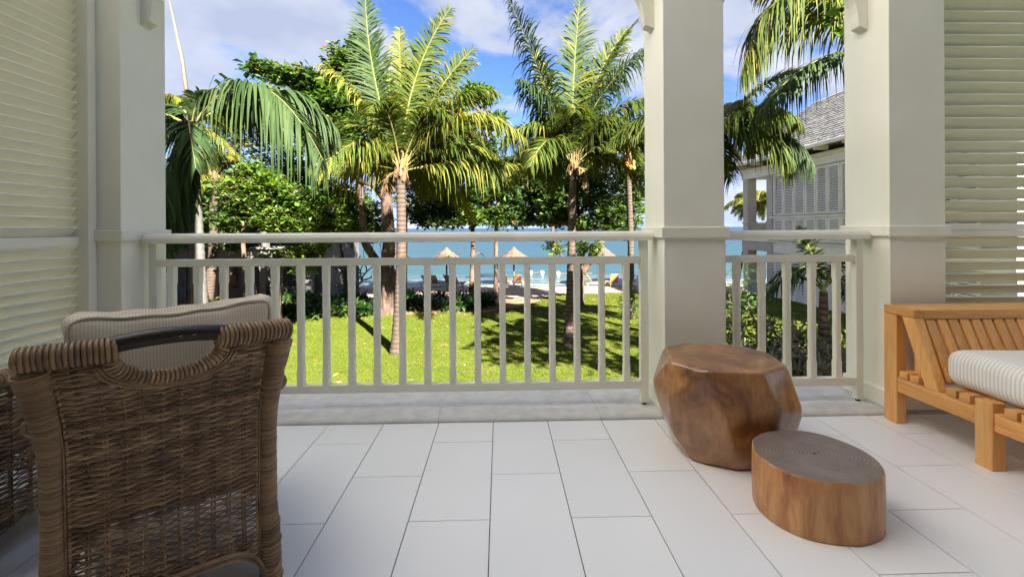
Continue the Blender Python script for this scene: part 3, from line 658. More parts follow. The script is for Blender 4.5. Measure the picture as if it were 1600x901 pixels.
    for sgn in (-1, 1):
        def side_surf(s, z):
            return np.array([sgn * (HW + flare(z) * (1 - s / D)), s, z]), np.array([sgn, 0, 0.0])
        mb = MB(); wicker_panel(mb, side_surf, .03, D - .03,   .012, AH - .012, .0074, .0245 * 1.3, .0036, rng, zb=lambda s: .10 * math.sqrt(max(0, 1 - ((s - D / 2) / .2) ** 2)), loose=lambda z: 1 if .20 < z < .34 else 0, seg=3)
        mb.obj('side_weave', M['wicker'], t, smooth=True, kind='stuff')
        mb = MB()
        for q in range(9):
            s = .05 + q * (D - .1) / 8
            for e in (-.004, .004): mb.tube([side_surf(s + e, z)[0] for z in np.linspace(.10, AH - .01, 6)], .0034, 5)
        mb.obj('stakes', M['wicker'], t, smooth=True, kind='stuff')
        mb = MB(); path = [(sgn * (HW + .01 + .02 * (1 - a / D)), a, AH) for a in np.linspace(.02, D, 20)]
        coil(mb, path, .022, .0062, .0125, 0, 12, .02, rng); mb.tube(path, .0195, 10); mb.obj('wrapped_arm', M['wicker_pale'], t, smooth=True)
        mb = MB(); path = [(sgn * HW, D, a) for a in np.linspace(0, AH, 12)]; coil(mb, path, .03, .0042, .008, 0, 10, .02, rng); mb.tube(path, .027, 8); mb.obj('front_leg', M['wicker_pale'], t, smooth=True)
    mb = MB().box(-HW + .02, HW - .02, .0, D - .02, .325, .345); mb.obj('seat', M['wicker'], t)
    mb = MB(); wicker_panel(mb, lambda s, z: (np.array([s, D, z]), np.array([0, 1, 0.0])), -HW + .03, HW - .03, .10, .33, .0124, .03, .0050, rng, seg=3); mb.obj('front_weave', M['wicker'], t, smooth=True, kind='stuff')
# back plane of the first chair runs from (-1.15, 1.05) to (-.64, 1.39)
CA = math.atan2(.34, .51)
ch1 = thing('wicker_armchair', 'brown woven wicker armchair seen from behind, with a dark wooden handle in its back', 'armchair', (-.888, 1.234, 0), CA, 'wicker armchairs')
build_chair(ch1)
dup(ch1, (-1.84, 1.27, 0), R(2), 'brown woven wicker armchair at the left picture edge, mostly cut off, beside the louvres')
# back cushion: a boxed cushion with a piped edge round each face, corners standing up like ears
CW, CH, CT = .515, .44, .165
def cush_def(x, y, z):
    u, q, v = x / (CW / 2), z / (CH / 2), y / (CT / 2)
    dz = -.030 * (1 - abs(u) ** 2.2) * max(0, q) ** 3 * (1.0 if v < 0 else .55)
    dx = -.018 * (1 - abs(q) ** 2.2) * (1 if u > 0 else -1) * abs(u) ** 3
    dy = .030 * (1 - u * u) * (1 - q * q) * v - .012 * abs(u) ** 6 * max(0, q) ** 6 * v
    return Vector((x + dx, y + dy + .003 * math.sin(u * 6 + q * 5), z + dz + .002 * math.sin(u * 14 + v)))
bm = rounded_slab(-CW / 2, CW / 2, -CT / 2, CT / 2, -CH / 2, CH / 2, .034, 5)
bmesh.ops.subdivide_edges(bm, edges=[e for e in bm.edges if e.calc_length() > .08], cuts=14, use_grid_fill=True)
for v in bm.verts: v.co = cush_def(*v.co)
cu = bm_obj('back_cushion', bm, M['cushion'])
cu.rotation_euler = (R(-6), R(-1.0), CA + R(4)); cu.location = (-.985, 1.405, .630)
tag(cu, 'beige striped back cushion with piped edges leaning inside the wicker armchair', 'cushion')
for yy in (-CT / 2 + .006, CT / 2 - .006):
    per = []
    for k in range(161):
        a = k / 160 * 2 * math.pi; ca, sa = math.cos(a), math.sin(a); m_ = (abs(ca) ** 9 + abs(sa) ** 9) ** (-1 / 9)
        per.append(cush_def(ca * m_ * (CW / 2 - .007), yy, sa * m_ * (CH / 2 - .007)))
    MB().tube(per, .0055, 6, cap=False).obj('piping', M['piping'], cu, smooth=True)

# ================================================================== ground, beach, sea
GZ = -2.9
def ground_z(y): return GZ - .5 * min(1, max(0, (y - 24) / 10)) - .35 * max(0, min(1, (y - 34) / 4)) - 1.2 * max(0, min(1, (y - 38) / 20))
rng = np.random.default_rng(3)
def sheet(name, xs, ys, zf, mat, smooth=True, kind='structure'):
    X, Y = np.meshgrid(xs, ys); Z = np.vectorize(zf)(X, Y); n, m = X.shape
    i, j = np.meshgrid(np.arange(n - 1), np.arange(m - 1), indexing='ij'); i = i.ravel(); j = j.ravel()
    return MB().add(np.stack([X.ravel(), Y.ravel(), Z.ravel()], 1), np.stack([i * m + j, i * m + j + 1, (i + 1) * m + j + 1, (i + 1) * m + j], 1)).obj(name, mat, smooth=smooth, kind=kind)
xs = np.r_[-600, -200, -80, np.arange(-30, 30.1, .5), 80, 200, 600]
ys = np.r_[-60, -20, 0, np.arange(8, 46, .5), 60]
def gz(x, y):
    b = .02 * math.sin(x * 1.7 + y * .6) + .025 * math.sin(y * 1.1 - x * .5) + .012 * math.sin(x * 4.1 + 1) * math.sin(y * 3.3) if 20 < y < 50 and abs(x) < 40 else 0
    return ground_z(y) - .05 + b
tag(sheet('beach', xs, ys, gz, M['sand']), 'pale sandy beach beyond the lawn', 'beach')
def strip_sheet(name, xa, xb, y0f, y1f, dz, mat, nx=160, ny=24):
    V = []; F = []
    for i, x in enumerate(np.linspace(xa, xb, nx)):
        for j, v in enumerate(np.linspace(0, 1, ny)):
            y = y0f(x) * (1 - v) + y1f(x) * v; V.append((x, y, ground_z(y) + dz))
    for i in range(nx - 1):
        for j in range(ny - 1): F.append((i * ny + j, (i + 1) * ny + j, (i + 1) * ny + j + 1, i * ny + j + 1))
    return MB().add(V, F).obj(name, mat, smooth=True, kind='structure')
def lawn_edge(x):
    base = 20.9 + .8 / (1 + math.exp(-(x + .5) * 2)) + 6.4 / (1 + math.exp(-(x - 2.2) * 2.0)) if x > -12 else 20.9
    return base + .25 * math.sin(x * 1.9) + .14 * math.sin(x * 4.7 + 1) + .08 * math.sin(x * 11)
tag(strip_sheet('lawn', -60, 60, lambda x: -8, lawn_edge, .03, M['lawn'], 400, 30), 'sunlit mown lawn below the balcony', 'lawn')
tag(strip_sheet('soil_bed', -26, 5.2, lambda x: 19.9 + .2 * math.sin(x * 2.3), lambda x: 26.2 - 2.2 / (1 + math.exp(-(x - 1) * 2)) + .3 * math.sin(x * 1.3) + .2 * math.sin(x * 3.9), .012, M['soil']), 'reddish bare soil bed between lawn and beach', 'soil')
tag(strip_sheet('soil_path', -12, 6, lambda x: 25.5, lambda x: 31.2 + .3 * math.sin(x * 1.7), -.005, mat_noise('litter_sand', (.22, .16, .12), (.40, .31, .24), 1.6, .95, .6, .03, (1, 1, 1), 'pos', .1, 16), 90, 12), 'brown leaf-strewn sand under the trees', 'sand')
sea_z = -3.60
sx = np.r_[-9000, -3000, -900, -300, np.arange(-100, 101, 10), 300, 900, 3000, 9000]; sy = np.r_[34, np.arange(36, 60, 2), 70, 90, 130, 200, 400, 900, 2000, 5000, 12000]
tag(sheet('sea', sx, sy, lambda x, y: sea_z, M['sea']), 'calm turquoise sea reaching to the horizon', 'sea')
fm = MB()
xx = np.linspace(-60, 60, 500)
for k, (y0, wdt) in enumerate(((36.6, .55), (38.2, .22), (40.6, .14))):
    yy = y0 + .35 * np.sin(xx * .35 + k) + .18 * np.sin(xx * 1.1 + 2 * k); w_ = wdt * (.6 + .4 * np.sin(xx * .8 + k * 3)) * (1 if k == 0 else 1)
    V = np.concatenate([np.c_[xx, yy - w_ / 2, np.full(500, sea_z + .02)], np.c_[xx, yy + w_ / 2, np.full(500, sea_z + .015)]]); q = np.arange(499)
    fm.add(V, np.stack([q, q + 1, q + 501, q + 500], 1))
tag(fm.obj('foam', M['foam'], kind='stuff'), 'white foam of small waves along the shore', 'foam')

# grass blades and fallen leaves (nobody could count them)
def blades(n, xr, yr, rng, edge):
    x = rng.uniform(*xr, n); y = yr[0] + (yr[1] - yr[0]) * rng.random(n) ** 1.0
    ok = y < np.array([edge(a) for a in x]) + .12; x, y = x[ok], y[ok]; n = len(x)
    a = rng.uniform(0, np.pi, n); w = rng.uniform(.006, .014, n); h = rng.uniform(.02, .055, n); lx, ly = rng.normal(0, .022, n), rng.normal(0, .022, n)
    z = np.array([ground_z(v) for v in y]) + .028
    A = np.stack([x - np.cos(a) * w, y - np.sin(a) * w, z], 1); B = np.stack([x + np.cos(a) * w, y + np.sin(a) * w, z], 1); D = np.stack([x + lx, y + ly, z + h], 1)
    V = np.stack([A, B, D], 1).reshape(-1, 3); return V, np.arange(3 * n).reshape(-1, 3)
g = MB(); V, F = blades(260000, (-12, 12), (10.5, 28.5), rng, lawn_edge); g.add(V, F)
tag(g.obj('grass', M['grass'], kind='stuff'), 'short green grass blades of the lawn', 'grass')
n = 1900; x = rng.uniform(-12, 10, n); y = np.r_[rng.uniform(20.0, 34, 1500), rng.uniform(11, 22, 400)]; lit = MB()
z = np.array([ground_z(v) for v in y]) + .05; a = rng.uniform(0, 6.28, n); s = rng.uniform(.05, .11, n)
d1 = np.stack([np.cos(a), np.sin(a), rng.uniform(-.2, .3, n)], 1) * s[:, None]; d2 = np.stack([-np.sin(a), np.cos(a), rng.uniform(-.2, .3, n)], 1) * s[:, None] * .5
c = np.stack([x, y, z], 1); lit.add(np.stack([c - d1, c + d2, c + d1, c - d2], 1).reshape(-1, 3), np.arange(4 * n).reshape(-1, 4))
tag(lit.obj('fallen_leaves', M['litter'], kind='stuff'), 'brown fallen leaves scattered on soil and sand', 'leaves')

# ================================================================== palms
def frond_mb(mb, P, n=100, Lmax=.75, droop=.5, twist=0.0, seed=0, w=.024, vee=.25, r0=.028, bare=.14, A=None, fwd=(.45, .9)):
    rg = np.random.default_rng(seed); P = np.asarray(P, float)
    tt = np.linspace(0, 1, 28); B = bez(P, tt)
    mb.tube(B, np.linspace(r0, .004, 28), 5, 1)
    t = np.linspace(bare, .995, n); p = bez(P, t); T = bez(P, np.minimum(t + .01, 1)) - bez(P, t - .01); T /= np.linalg.norm(T, axis=1)[:, None]
    h = P[-1] - P[0]; h = np.array([h[0], h[1], 0]) if A is None else np.array([*A, 0.0]); h /= np.linalg.norm(h) + 1e-9
    S0 = np.array([-h[1], h[0], 0]); S = S0 - T * (T @ S0)[:, None]; S /= np.linalg.norm(S, axis=1)[:, None] + 1e-9
    U = np.cross(T, S); U *= np.sign((U @ (np.array([0, 0, 1.0]) - h * .6)))[:, None] + 1e-9
    tw = twist * np.linspace(.3, 1, n)[:, None]; S, U = S * np.cos(tw) + U * np.sin(tw), U * np.cos(tw) - S * np.sin(tw)
    prof = np.interp((t - bare) / (1 - bare), [0, .12, .4, .75, 1], [.5, .85, 1, .72, .25])
    K = 4; kk = np.linspace(0, 1, K + 1)
    for sd_ in (-1, 1):
        f = np.interp(t, [0, 1], fwd) + rg.normal(0, .10, n) + .08 * np.sin(t * 23 + seed); vv = vee + rg.normal(0, .13, n)
        d = S * sd_ * np.cos(f)[:, None] + T * np.sin(f)[:, None] + U * vv[:, None]; d /= np.linalg.norm(d, axis=1)[:, None]
        l = Lmax * prof * rg.uniform(.8, 1.12, n) * np.where(rg.random(n) < .05, .45, 1); dr = droop * rg.uniform(.55, 1.45, n)
        pos = p[:, None] + d[:, None] * (l[:, None] * kk)[:, :, None]
        pos[:, :, 2] -= (dr * l)[:, None] * kk ** 2; shr = 1 - .25 * dr[:, None] * kk ** 2
        pos[:, :, :2] = p[:, None, :2] + (pos[:, :, :2] - p[:, None, :2]) * shr[:, :, None]
        D = np.gradient(pos, axis=1); D /= np.linalg.norm(D, axis=2)[:, :, None] + 1e-9
        Wd = T[:, None] - D * (D * T[:, None]).sum(2)[:, :, None]; Wd /= np.linalg.norm(Wd, axis=2)[:, :, None] + 1e-9
        ww = w * np.array([.55, 1, .9, .6, .08])[None, :] * np.sqrt(prof)[:, None]
        V = np.stack([pos - Wd * ww[:, :, None], pos + Wd * ww[:, :, None]], 2)      # n, K+1, 2
        b = (np.arange(n) * (K + 1) * 2)[:, None] + (np.arange(K) * 2)[None]
        Fq = np.stack([b, b + 1, b + 3, b + 2], 2).reshape(-1, 4)
        mb.add(V.reshape(-1, 3), Fq, 0)
    return mb
def palm_trunk(mb, pts, r0, r1, n=40, flare=1.5, ring=.012, seed=0):
    rg = np.random.default_rng(seed); c = spline(pts, n * 3); v = np.linspace(0, 1, n * 3)
    r = r0 + (r1 - r0) * v; r = r * (1 + (flare - 1) * np.exp(-v * 14)); r += ring * ((np.arange(n * 3) % 3 == 0) - .3) * rg.uniform(.4, 1, n * 3)
    return mb.tube(c, r, 14)
def palm(label, base, crown, r0, r1, fronds, seed=0, lean=None, mats=None, trunk='trunk_palm', boots=True, nuts=0, Lm=.75, group='coconut palms', w=.0255, name='coconut_palm', nleaf=118):
    """fronds: list of (dx, dy, dz of the middle), (dx, dy, dz of the tip), options, all in metres from the crown"""
    b = Vector(base); c = Vector(crown) - b; t = thing(name, label, 'palm tree', base, 0, group); rg = np.random.default_rng(seed)
    mid = c * .5 + Vector(lean or (0, 0, 0))
    palm_trunk(MB(), [(0, 0, -.15), tuple(mid), tuple(c)], r0, r1, seed=seed).obj('trunk', M[trunk], t, smooth=True)
    if boots:
        mb = MB(); zz = np.linspace(0, 1, 7)
        for k in range(11):
            a = k * 2.4 + rg.uniform(-.3, .3); h = rg.uniform(.35, .75); o = rg.uniform(-.45, .15)
            d = np.array([math.cos(a), math.sin(a), 0])
            mb.tube([np.array(c) + d * (r1 * .8 + .14 * s ** 1.5 * rg.uniform(.6, 1.5)) + np.array([0, 0, o + h * s]) for s in zz], np.linspace(r1 * 1.05, r1 * .3, 7), 6, flat=.45)
        for k in range(16):
            a = rg.uniform(0, 6.28); d = np.array([math.cos(a), math.sin(a), 0]); l = rg.uniform(.2, .5)
            mb.tube([np.array(c) + d * (r1 * 1.25 + .09 * s) + np.array([0, 0, .1 - l * s]) for s in zz], np.linspace(.05, .01, 7), 4, flat=.3)
        mb.obj('leaf_bases', M['fibre'], t, smooth=True)
    if nuts:
        for k in range(nuts):
            a = k * 2.4; q = MB().lathe([(0, -.12), (.07, -.10), (.105, -.03), (.10, .05), (.05, .12), (0, .135)], (0, 0, 0), 12)
            q.obj('coconut', M['coconut'], t, smooth=True, loc=tuple(c + Vector((math.cos(a) * .24, math.sin(a) * .24, -.12 - .12 * (k % 3)))))
    for i, (m_, tip, o) in enumerate(fronds):
        o = dict(o); mat = o.pop('mat', (mats or ['frond'])[i % len(mats or [1])]); tip = np.array(tip, float); m_ = np.array(m_, float)
        ctl = 2 * m_ - .5 * tip      # quadratic control so that the rib passes through the given middle point
        s = np.array([0, 0, .0]) + (ctl / (np.linalg.norm(ctl) + 1e-6)) * r1 * .5
        kw = dict(n=nleaf, Lmax=Lm, droop=.5, seed=seed * 100 + i, w=w); kw.update(o)
        frond_mb(MB(), [np.array(c) + s, np.array(c) + ctl, np.array(c) + tip], **kw).obj('frond', [M[mat], M['rachis']], t)
    return t
def fill(rg, n, L, el=(-.3, 1.2), az=None, **o):
    out = []
    for k in range(n):
        a = (k * 2.39996 + rg.uniform(-.3, .3)) if az is None else rg.uniform(*az); e = rg.uniform(*el); l = L * rg.uniform(.85, 1.12)
        d = np.array([math.cos(a) * math.cos(e), math.sin(a) * math.cos(e), math.sin(e)])
        m_ = d * l * .52; tip = d * l * .93 + np.array([math.cos(a) * .1 * l, math.sin(a) * .1 * l, -l * (.22 + .28 * math.cos(e))])
        out.append((tuple(m_), tuple(tip), dict(droop=rg.uniform(.35, .8), twist=rg.uniform(-.5, .5), **o)))
    return out
rg = np.random.default_rng(21)
# first palm, the tall one in the middle of the left bay; crown scale 1 m = 49 px
F1 = [((-.75, -.2, 2.9), (-1.05, -.1, 5.6), dict(mat='frond_dark', Lmax=1.12, twist=.25, A=(0, 1), droop=0.30)),
      ((-.1, .5, 2.6), (-.2, .8, 4.9), dict(Lmax=1.05, mat='frond_yellow', A=(0, 1))),
      ((.5, -.3, 2.7), (1.65, -.5, 4.95), dict(Lmax=1.12, A=(.3, -1), droop=0.34)),
      ((.15, .6, 2.6), (.75, 1.2, 4.4), dict(Lmax=1.05, A=(0, 1))),
      ((1.15, .5, 2.6), (2.35, .9, 3.75), dict(Lmax=1.12, mat='frond_yellow', droop=0.48)),
      ((1.6, -.4, 1.95), (3.05, -.5, 2.35), dict(Lmax=1.12, mat='frond', droop=0.70)),
      ((2.0, -.8, 1.5), (3.85, -1.1, .85), dict(Lmax=1.12, mat='frond_yellow', droop=0.80)),
      ((2.2, .3, .35), (4.1, .4, .15), dict(Lmax=1.19, mat='frond_yellow', droop=0.98)),
      ((1.9, 1.2, .9), (3.2, 1.9, .45), dict(Lmax=1.12, mat='frond_yellow', droop=0.80)),
      ((-1.15, -.3, 2.15), (-2.35, -.5, 3.2), dict(Lmax=1.00, mat='frond_yellow', droop=0.80)),
      ((-1.3, .1, .25), (-2.7, .0, .25), dict(Lmax=1.19, mat='frond_yellow', droop=1.07)),
      ((-.6, -1.0, .75), (-.75, -1.7, .05), dict(Lmax=0.80, mat='frond_yellow', droop=0.89)),
      ((-1.6, .5, 1.0), (-2.9, .9, .9), dict(Lmax=1.12, mat='frond', droop=0.89)),
      ((-1.0, .9, 2.3), (-1.9, 1.5, 3.9), dict(Lmax=1.05, mat='frond', droop=0.52)),
      ((.9, 1.4, 1.4), (1.7, 2.6, 1.2), dict(Lmax=1.05, mat='frond', droop=0.80)),
      ((-.5, 1.6, 1.3), (-.9, 2.9, 1.0), dict(Lmax=1.05, mat='frond', droop=0.80)),
      ((1.0, .2, 2.3), (2.3, .3, 4.0), dict(Lmax=1.12, mat='frond', droop=0.43, A=(.3, 1))),
      ((1.3, .9, 1.9), (2.6, 1.6, 2.9), dict(Lmax=1.12, mat='frond', droop=0.62))]
F1 += [((-.35, -.3, -.25), (-.5, -.45, -.8), dict(Lmax=.32, mat='frond_dry', droop=.3, n=40))]
F1 += fill(rg, 9, 3.4, (.25, 1.2), mat='frond', Lmax=1.06) + fill(rg, 5, 3.0, (-.2, .4), az=(.4, 2.8), mat='frond_yellow', Lmax=1.01)
palm('tall coconut palm in the lawn in front of the thick old tree trunk', (-3.29, 14.30, -2.90), (-3.13, 14.30, 2.88), .19, .135, F1, 1, (.08, 0, 0))
F2 = [((-.95, -.3, 2.6), (-2.1, -.5, 5.3), dict(Lmax=1.7, mat='frond_dark', droop=0.75, twist=.2)),
      ((.05, .1, 2.7), (.3, .2, 5.6), dict(Lmax=1.25, A=(0, 1), droop=0.34)),
      ((1.05, .2, 3.0), (2.25, .2, 4.95), dict(Lmax=1.25, droop=0.43, mat='frond')),
      ((.75, -.8, 2.1), (2.3, -1.4, 3.55), dict(Lmax=1.52, droop=0.85, mat='frond_dark')),
      ((1.3, -.5, 1.7), (2.6, -.9, 1.9), dict(Lmax=1.19, droop=0.80)),
      ((.75, .8, .7), (1.4, 1.5, .2), dict(Lmax=1.05, droop=0.80, mat='frond_yellow')),
      ((-.6, .7, 2.4), (-1.1, 1.2, 4.3), dict(Lmax=1.19, droop=0.52, mat='frond_yellow')),
      ((-.85, -.5, 1.7), (-1.75, -.9, 2.6), dict(Lmax=1.32, droop=0.89, mat='frond_dark')),
      ((.5, 1.0, 2.2), (1.0, 2.0, 3.9), dict(Lmax=1.19, droop=0.52)),
      ((-.3, 1.5, 1.6), (-.6, 2.8, 1.7), dict(Lmax=1.12, droop=0.70)),
      ((1.2, 1.2, 1.6), (2.3, 2.2, 2.2), dict(Lmax=1.12, droop=0.70)),
      ((.7, .1, 2.6), (1.9, .3, 4.7), dict(Lmax=1.19, A=(.2, 1), droop=0.43))]
F2 += [((.28, -.4, -.2), (.4, -.5, -.8), dict(Lmax=.35, mat='frond_dry', droop=.3, n=40))]
F2 += fill(rg, 9, 3.5, (.35, 1.25), mat='frond', Lmax=1.12) + fill(rg, 4, 3.0, (-.1, .5), az=(.4, 2.8), mat='frond', Lmax=1.01)
palm('tall coconut palm with a bare trunk, to the right of the two beach umbrellas', (2.25, 14.70, -2.90), (2.42, 14.70, 3.04), .165, .12, F2, 2, (.02, 0, 0), trunk='trunk_palm')
F3 = fill(rg, 11, 3.0, (.0, 1.25), mat='frond_yellow', Lmax=.75) + fill(rg, 8, 2.8, (.3, 1.3), mat='frond', Lmax=.75)
palm('slender coconut palm with orange nuts beside the middle column', (5.76, 19.60, -2.90), (5.66, 19.60, 4.03), .15, .11, F3, 3, (.05, 0, 0), nuts=9)
# palm hidden behind the middle column: fronds show in the narrow right bay
FA = [((1.0, -.3, 1.15), (2.1, -.5, 1.75), dict(Lmax=.9, mat='frond', droop=.5)),
      ((1.2, -.5, .2), (2.2, -.9, -.85), dict(Lmax=.9, mat='frond_dark', droop=1.1)),
      ((1.15, .2, .75), (2.1, .4, .45), dict(Lmax=.8, mat='frond', droop=.9)),
      ((.9, -.5, .2), (1.7, -.9, -.9), dict(Lmax=1.0, mat='frond', droop=1.0)),
      ((.95, .5, .4), (1.75, .9, -.3), dict(Lmax=.85, mat='frond_yellow', droop=.9)),
      ((.7, .4, 1.0), (1.5, .9, 1.1), dict(Lmax=.95, mat='frond_yellow', droop=.8)),
      ((.6, .7, .0), (1.15, 1.2, -1.1), dict(Lmax=.9, mat='frond', droop=.9)),
      ((.75, -.8, .6), (1.45, -1.5, .1), dict(Lmax=.95, mat='frond', droop=.9))] + fill(rg, 10, 2.8, (.1, 1.2), az=(1.9, 4.4), mat='frond', Lmax=.8)
palm('coconut palm whose crown sweeps out from behind the middle column', (5.9, 12.4, -2.9), (5.97, 12.40, 3.57), .17, .12, FA, 4, (.1, 0, 0))
FB = [((-2.5, -.3, 1.35), (-3.95, -.5, -.6), dict(Lmax=1.05, mat='frond', droop=1.15)),
      ((-2.2, -.7, -.25), (-3.95, -1.1, -1.6), dict(Lmax=.85, mat='frond_dark', droop=1.0, bare=.3)),
      ((-1.9, .5, 1.2), (-3.1, .9, .1), dict(Lmax=1.15, mat='frond_yellow', droop=1.1)),
      ((-1.5, .3, 1.6), (-2.9, .6, 1.9), dict(Lmax=1.1, mat='frond_yellow', droop=.8))] + fill(rg, 9, 3.2, (.2, 1.2), az=(-1.6, 1.4), mat='frond', Lmax=.9)
palm('coconut palm whose long fronds hang down at the top of the right bay', (8.9, 10.4, -2.9), (9.26, 10.20, 4.96), .17, .12, FB, 5, (.1, 0, 0))
# leaning palms at the left
FL = fill(rg, 9, 2.3, (.0, 1.1), mat='frond_yellow', Lmax=.7) + fill(rg, 6, 2.2, (-.4, .3), mat='frond_yellow', Lmax=.7)
palm('coconut palm with a pale leaning trunk in front of the left villa', (-13.54, 21.00, -2.95), (-13.16, 21.00, 3.33), .21, .16, FL, 6, (.15, 0, 0))
FL2 = fill(rg, 16, 2.9, (-.1, 1.2), mat='frond_yellow', Lmax=.75)
palm('yellowish coconut palm half hidden behind the left column', (-14.90, 19.50, -2.90), (-14.56, 19.50, 5.52), .17, .13, FL2, 7)
palm('small sunlit palm far behind the balcony of the right villa', (17.5, 33.0, -3.4), (19.25, 33.00, 2.60), .16, .12, fill(rg, 16, 2.3, (-.1, 1.2), mat='frond_yellow', Lmax=.7), 8)
FS = [((.45, -.2, .75), (1.2, -.4, .9), dict(Lmax=.5)), ((-.5, -.2, .6), (-1.25, -.4, .25), dict(Lmax=.5, mat='frond_dark')), ((-.15, .2, .9), (-.35, .4, 1.55), dict(Lmax=.5, A=(0, 1), mat='frond')), ((.1, -.5, .8), (.25, -1.1, .75), dict(Lmax=.45)),
      ((-.35, .4, .5), (-.8, .9, .1), dict(Lmax=.5, mat='frond_dark')), ((-.75, .1, .35), (-1.5, .1, -.25), dict(Lmax=.55, mat='frond_dark', droop=.9)), ((.5, .2, .3), (.95, .5, -.3), dict(Lmax=.5, mat='frond_dark'))]
ps = palm('short palm with a green crownshaft in the bed in front of the right villa', (7.79, 10.60, -3.36), (7.80, 10.60, -0.50), .20, .085, FS, 9, mats=['frond_dark'], trunk='trunk_dark', boots=False, group='bed palms', name='bed_palm', w=.02, nleaf=46)
c_ = np.array((7.80, 10.60, -0.50)) - np.array((7.79, 10.60, -3.36))
palm_trunk(MB(), [tuple(c_ - np.array([0, 0, .95])), tuple(c_ - np.array([0, 0, .45])), tuple(c_ + np.array([0, 0, .15]))], .105, .06, 12, 1.15, .001).obj('crownshaft', M['crownshaft'], ps, smooth=True)
# royal palm close to the balcony at the left, with its unopened spear
FR = [((1.65, -.25, .95), (3.3, -.45, -.85), dict(Lmax=1.6, mat='frond_dark', droop=1.1, w=.042, n=72, fwd=(.3, .7))),
      ((1.5, .5, 1.1), (3.1, .9, .2), dict(Lmax=1.5, mat='frond_dark', droop=1.0, w=.042)),
      ((.25, -.2, .55), (.5, -.3, .75), dict(Lmax=.55, mat='frond_dark', droop=.5, w=.034, n=30)),
      ((-.16, -.5, -1.1), (-.42, -.7, -3.4), dict(Lmax=.8, mat='frond_dark', droop=.6, w=.04, A=(-.5, -1), fwd=(.7, .9), n=80)), ((.02, -.45, -1.0), (-.12, -.6, -3.0), dict(Lmax=.7, mat='frond_dark', droop=.6, w=.04, A=(.4, -1), fwd=(.8, .9), n=70)),
      ((.35, -.6, -.1), (.75, -1.0, -1.1), dict(Lmax=.95, mat='frond_dark', droop=1.0, w=.036, A=(.8, -1))),
      ((-1.2, -.2, .25), (-2.2, -.3, -.9), dict(Lmax=1.1, mat='frond_dark', droop=1.0, w=.034)),
      ((-.9, .8, .7), (-1.8, 1.6, .1), dict(Lmax=1.1, mat='frond_dark', droop=.9, w=.034)),
      ((.5, 1.2, .8), (1.0, 2.4, .2), dict(Lmax=1.1, mat='frond_dark', droop=.9, w=.034))]
cr_ = np.array((-7.40, 11.00, 3.52)); br_ = np.array((-7.16, 11.00, -2.96)); br_[2] = -2.9
pr = palm('smooth grey trunked palm close to the left column, with a pale unopened spear', tuple(br_), tuple(cr_), .21, .10, FR, 10, mats=['frond_dark'], trunk='trunk_smooth', boots=False, group='royal palms', name='royal_palm', nleaf=66)
c_ = cr_ - br_; sp_ = np.array((-7.96, 11.00, 6.79)) - br_
MB().tube([c_ + np.array([0, 0, -.1]), c_ * .5 + sp_ * .5 + np.array([.06, 0, 0]), sp_], [.055, .04, .012], 8).obj('spear', M['rachis_pale'], pr, smooth=True)

# ================================================================== broadleaf trees
def leaf_set(mb, C_, k, size, rg, up=.35, mi=0, asp=.5, spread=.10):
    """k leaves radiating from each of the points C_"""
    m = len(C_); n = m * k; c = np.repeat(C_, k, 0) + rg.normal(0, spread * .35, (n, 3))
    d = rg.normal(0, 1, (n, 3)); d[:, 2] = np.abs(d[:, 2]) * up * rg.choice([1, -1], n, p=[.72, .28]); d /= np.linalg.norm(d, axis=1)[:, None]
    s = np.cross(d, rg.normal(0, .35, (n, 3)) + np.array([0, 0, 1.0])); s /= np.linalg.norm(s, axis=1)[:, None] + 1e-9
    u = np.cross(s, d); l = (size * np.clip(rg.lognormal(-.08, .32, n), .4, 1.7))[:, None]; c = c + d * spread * rg.uniform(.1, 1, n)[:, None]
    base = c; tip = c + d * l - u * l * .12; mid = c + d * l * .62
    A_ = mid + s * l * asp * .5 + u * l * .07; B_ = mid - s * l * asp * .5 + u * l * .07
    V = np.stack([base, A_, tip, B_], 1).reshape(-1, 3); q = np.arange(n)[:, None] * 4
    return mb.add(V, np.concatenate([q + np.array([[0, 1, 2]]), q + np.array([[0, 2, 3]])]), mi)
def blob_points(c, r, n, rg, flat=.0):
    d = rg.normal(0, 1, (n, 3)); d /= np.linalg.norm(d, axis=1)[:, None]; rad = rg.uniform(.25, 1, n) ** .45
    # lumpy outline
    lump = 1 + .25 * np.sin(d[:, 0] * 5 + c[0]) * np.sin(d[:, 2] * 6 + c[2] * 3) + .18 * np.sin(d[:, 1] * 7 + d[:, 0] * 4)
    return np.array(c) + d * (rad * lump)[:, None] * np.array(r)
